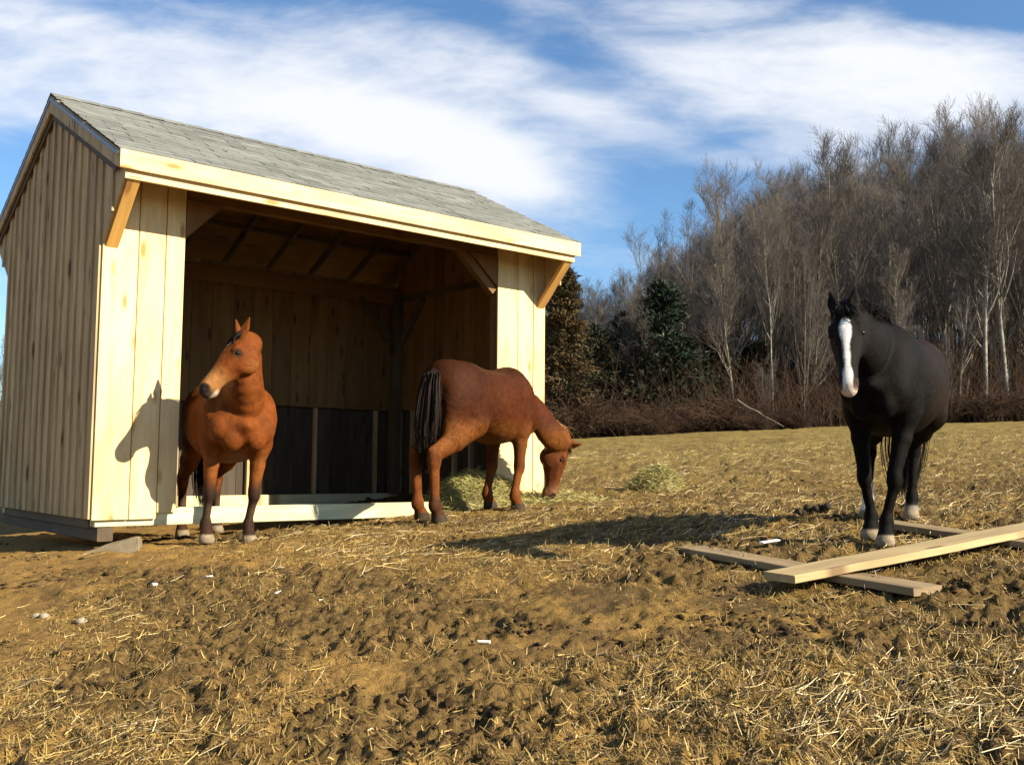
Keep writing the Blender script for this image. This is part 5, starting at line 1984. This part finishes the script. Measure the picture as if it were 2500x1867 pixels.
def stems(n, seed, xs, ys, h0, h1, name):
    """thin arching stems rising from the ground"""
    r = np.random.default_rng(seed)
    x, y = xs(r, n), ys(r, n)
    z = terr(x, y)
    h = r.uniform(h0, h1, n)
    az = r.uniform(0, 6.28, n)
    lean = r.uniform(0.1, 0.9, n) * h
    u = np.linspace(0, 1, 5)
    P = np.zeros((n, 5, 3))
    P[..., 0] = x[:, None] + (np.cos(az) * lean)[:, None] * u ** 1.6
    P[..., 1] = y[:, None] + (np.sin(az) * lean)[:, None] * u ** 1.6
    P[..., 2] = z[:, None] - 0.05 + h[:, None] * (u * 1.25 - 0.35 * u ** 2 * r.uniform(0.2, 1.6, n)[:, None])
    P += r.normal(0, 0.05, P.shape) * u[None, :, None]
    return tubes(P, 0.011 * np.ones((n, 5)) * (1 - 0.7 * u)[None], 3)


V, q = stems(20000, 401, lambda r, n: r.uniform(-12, 50, n), lambda r, n: 38.6 + r.exponential(12, n), 0.5, 3.8, 'u')
V2, q2 = stems(24000, 402, lambda r, n: r.uniform(-15, 62, n), lambda r, n: 47 + r.exponential(14, n), 2.0, 7.0, 'u')
me = np_mesh('undergrowth', np.vstack([V, V2]), [np.vstack([q, q2 + len(V)])])
tag(mobj('undergrowth', me, M['brush']), 'tangled brown undergrowth at the foot of the wood', 'undergrowth', None, 'stuff')


def bush_mesh(seed, n=420):
    r = np.random.default_rng(seed)
    az = r.uniform(0, 6.28, n)
    u = np.linspace(0, 1, 6)
    h, rad = r.uniform(0.5, 1.5, n), r.uniform(0.2, 1.5, n)
    bx, by = r.normal(0, 0.35, n), r.normal(0, 0.35, n)
    P = np.zeros((n, 6, 3))
    P[..., 0] = bx[:, None] + (np.cos(az) * rad)[:, None] * u
    P[..., 1] = by[:, None] + (np.sin(az) * rad)[:, None] * u
    P[..., 2] = h[:, None] * (2.0 * u - (1.1 + 0.5 * r.uniform(0, 1, n)[:, None]) * u ** 2) - 0.1
    P += r.normal(0, 0.06, P.shape) * u[None, :, None]
    R0 = 0.010 * np.ones((n, 6)) * (1 - 0.7 * u)[None]
    P1, R1 = grow(P, R0, 4, 0.2, 1.0, 0.8, 0.35, 3, r, 0.05, 0.2, 0.7, 0.1)
    V0, q0 = tubes(P, R0, 3)
    V1, q1 = tubes(P1, np.maximum(R1, 0.005), 3)
    me = np_mesh('bramble', np.vstack([V0, V1]), [np.vstack([q0, q1 + len(V0)])])
    me.materials.append(M['brush'])
    return me


BUSH = [bush_mesh(s) for s in (501, 502, 503)]
rb = random.Random(5)
for i in range(40):
    b = rb.uniform(0.03, 0.6)
    y = rb.uniform(36.8, 43.5) + (2.0 if b > 0.33 else 0)
    o = mobj('bramble_bush', BUSH[i % 3])
    o.location = (b * y, y, float(terr(b * y, y)))
    o.rotation_euler = (0, 0, rb.uniform(0, 6.28))
    s = rb.uniform(0.4, 1.0) + (rb.random() < 0.25) * rb.uniform(0.2, 0.8)
    o.scale = (s * rb.uniform(0.9, 1.5), s * 1.15, s)
    tag(o, 'leafless reddish-brown bramble bush along the field edge', 'bush', 'bramble bushes along the field edge')


def log(p, q_, r0, label):
    a, b = np.array(p, float), np.array(q_, float)
    n = 8
    P = a + (b - a) * np.linspace(0, 1, n)[:, None] + np.random.default_rng(3).normal(0, 0.015, (n, 3))
    V, q = tubes(P[None], (r0 * np.linspace(1, 0.4, n))[None], 6)
    me = np_mesh('fallen_branch', V, [q], True)
    tag(mobj('fallen_branch', me, M['bark']), label, 'branch')


log((0.225 * 37.2, 37.2, float(terr(8.4, 37.2)) + 1.15), (0.272 * 36.6, 36.6, float(terr(10, 36.6)) + 0.1), 0.04, 'pale fallen branch leaning down through the brambles')
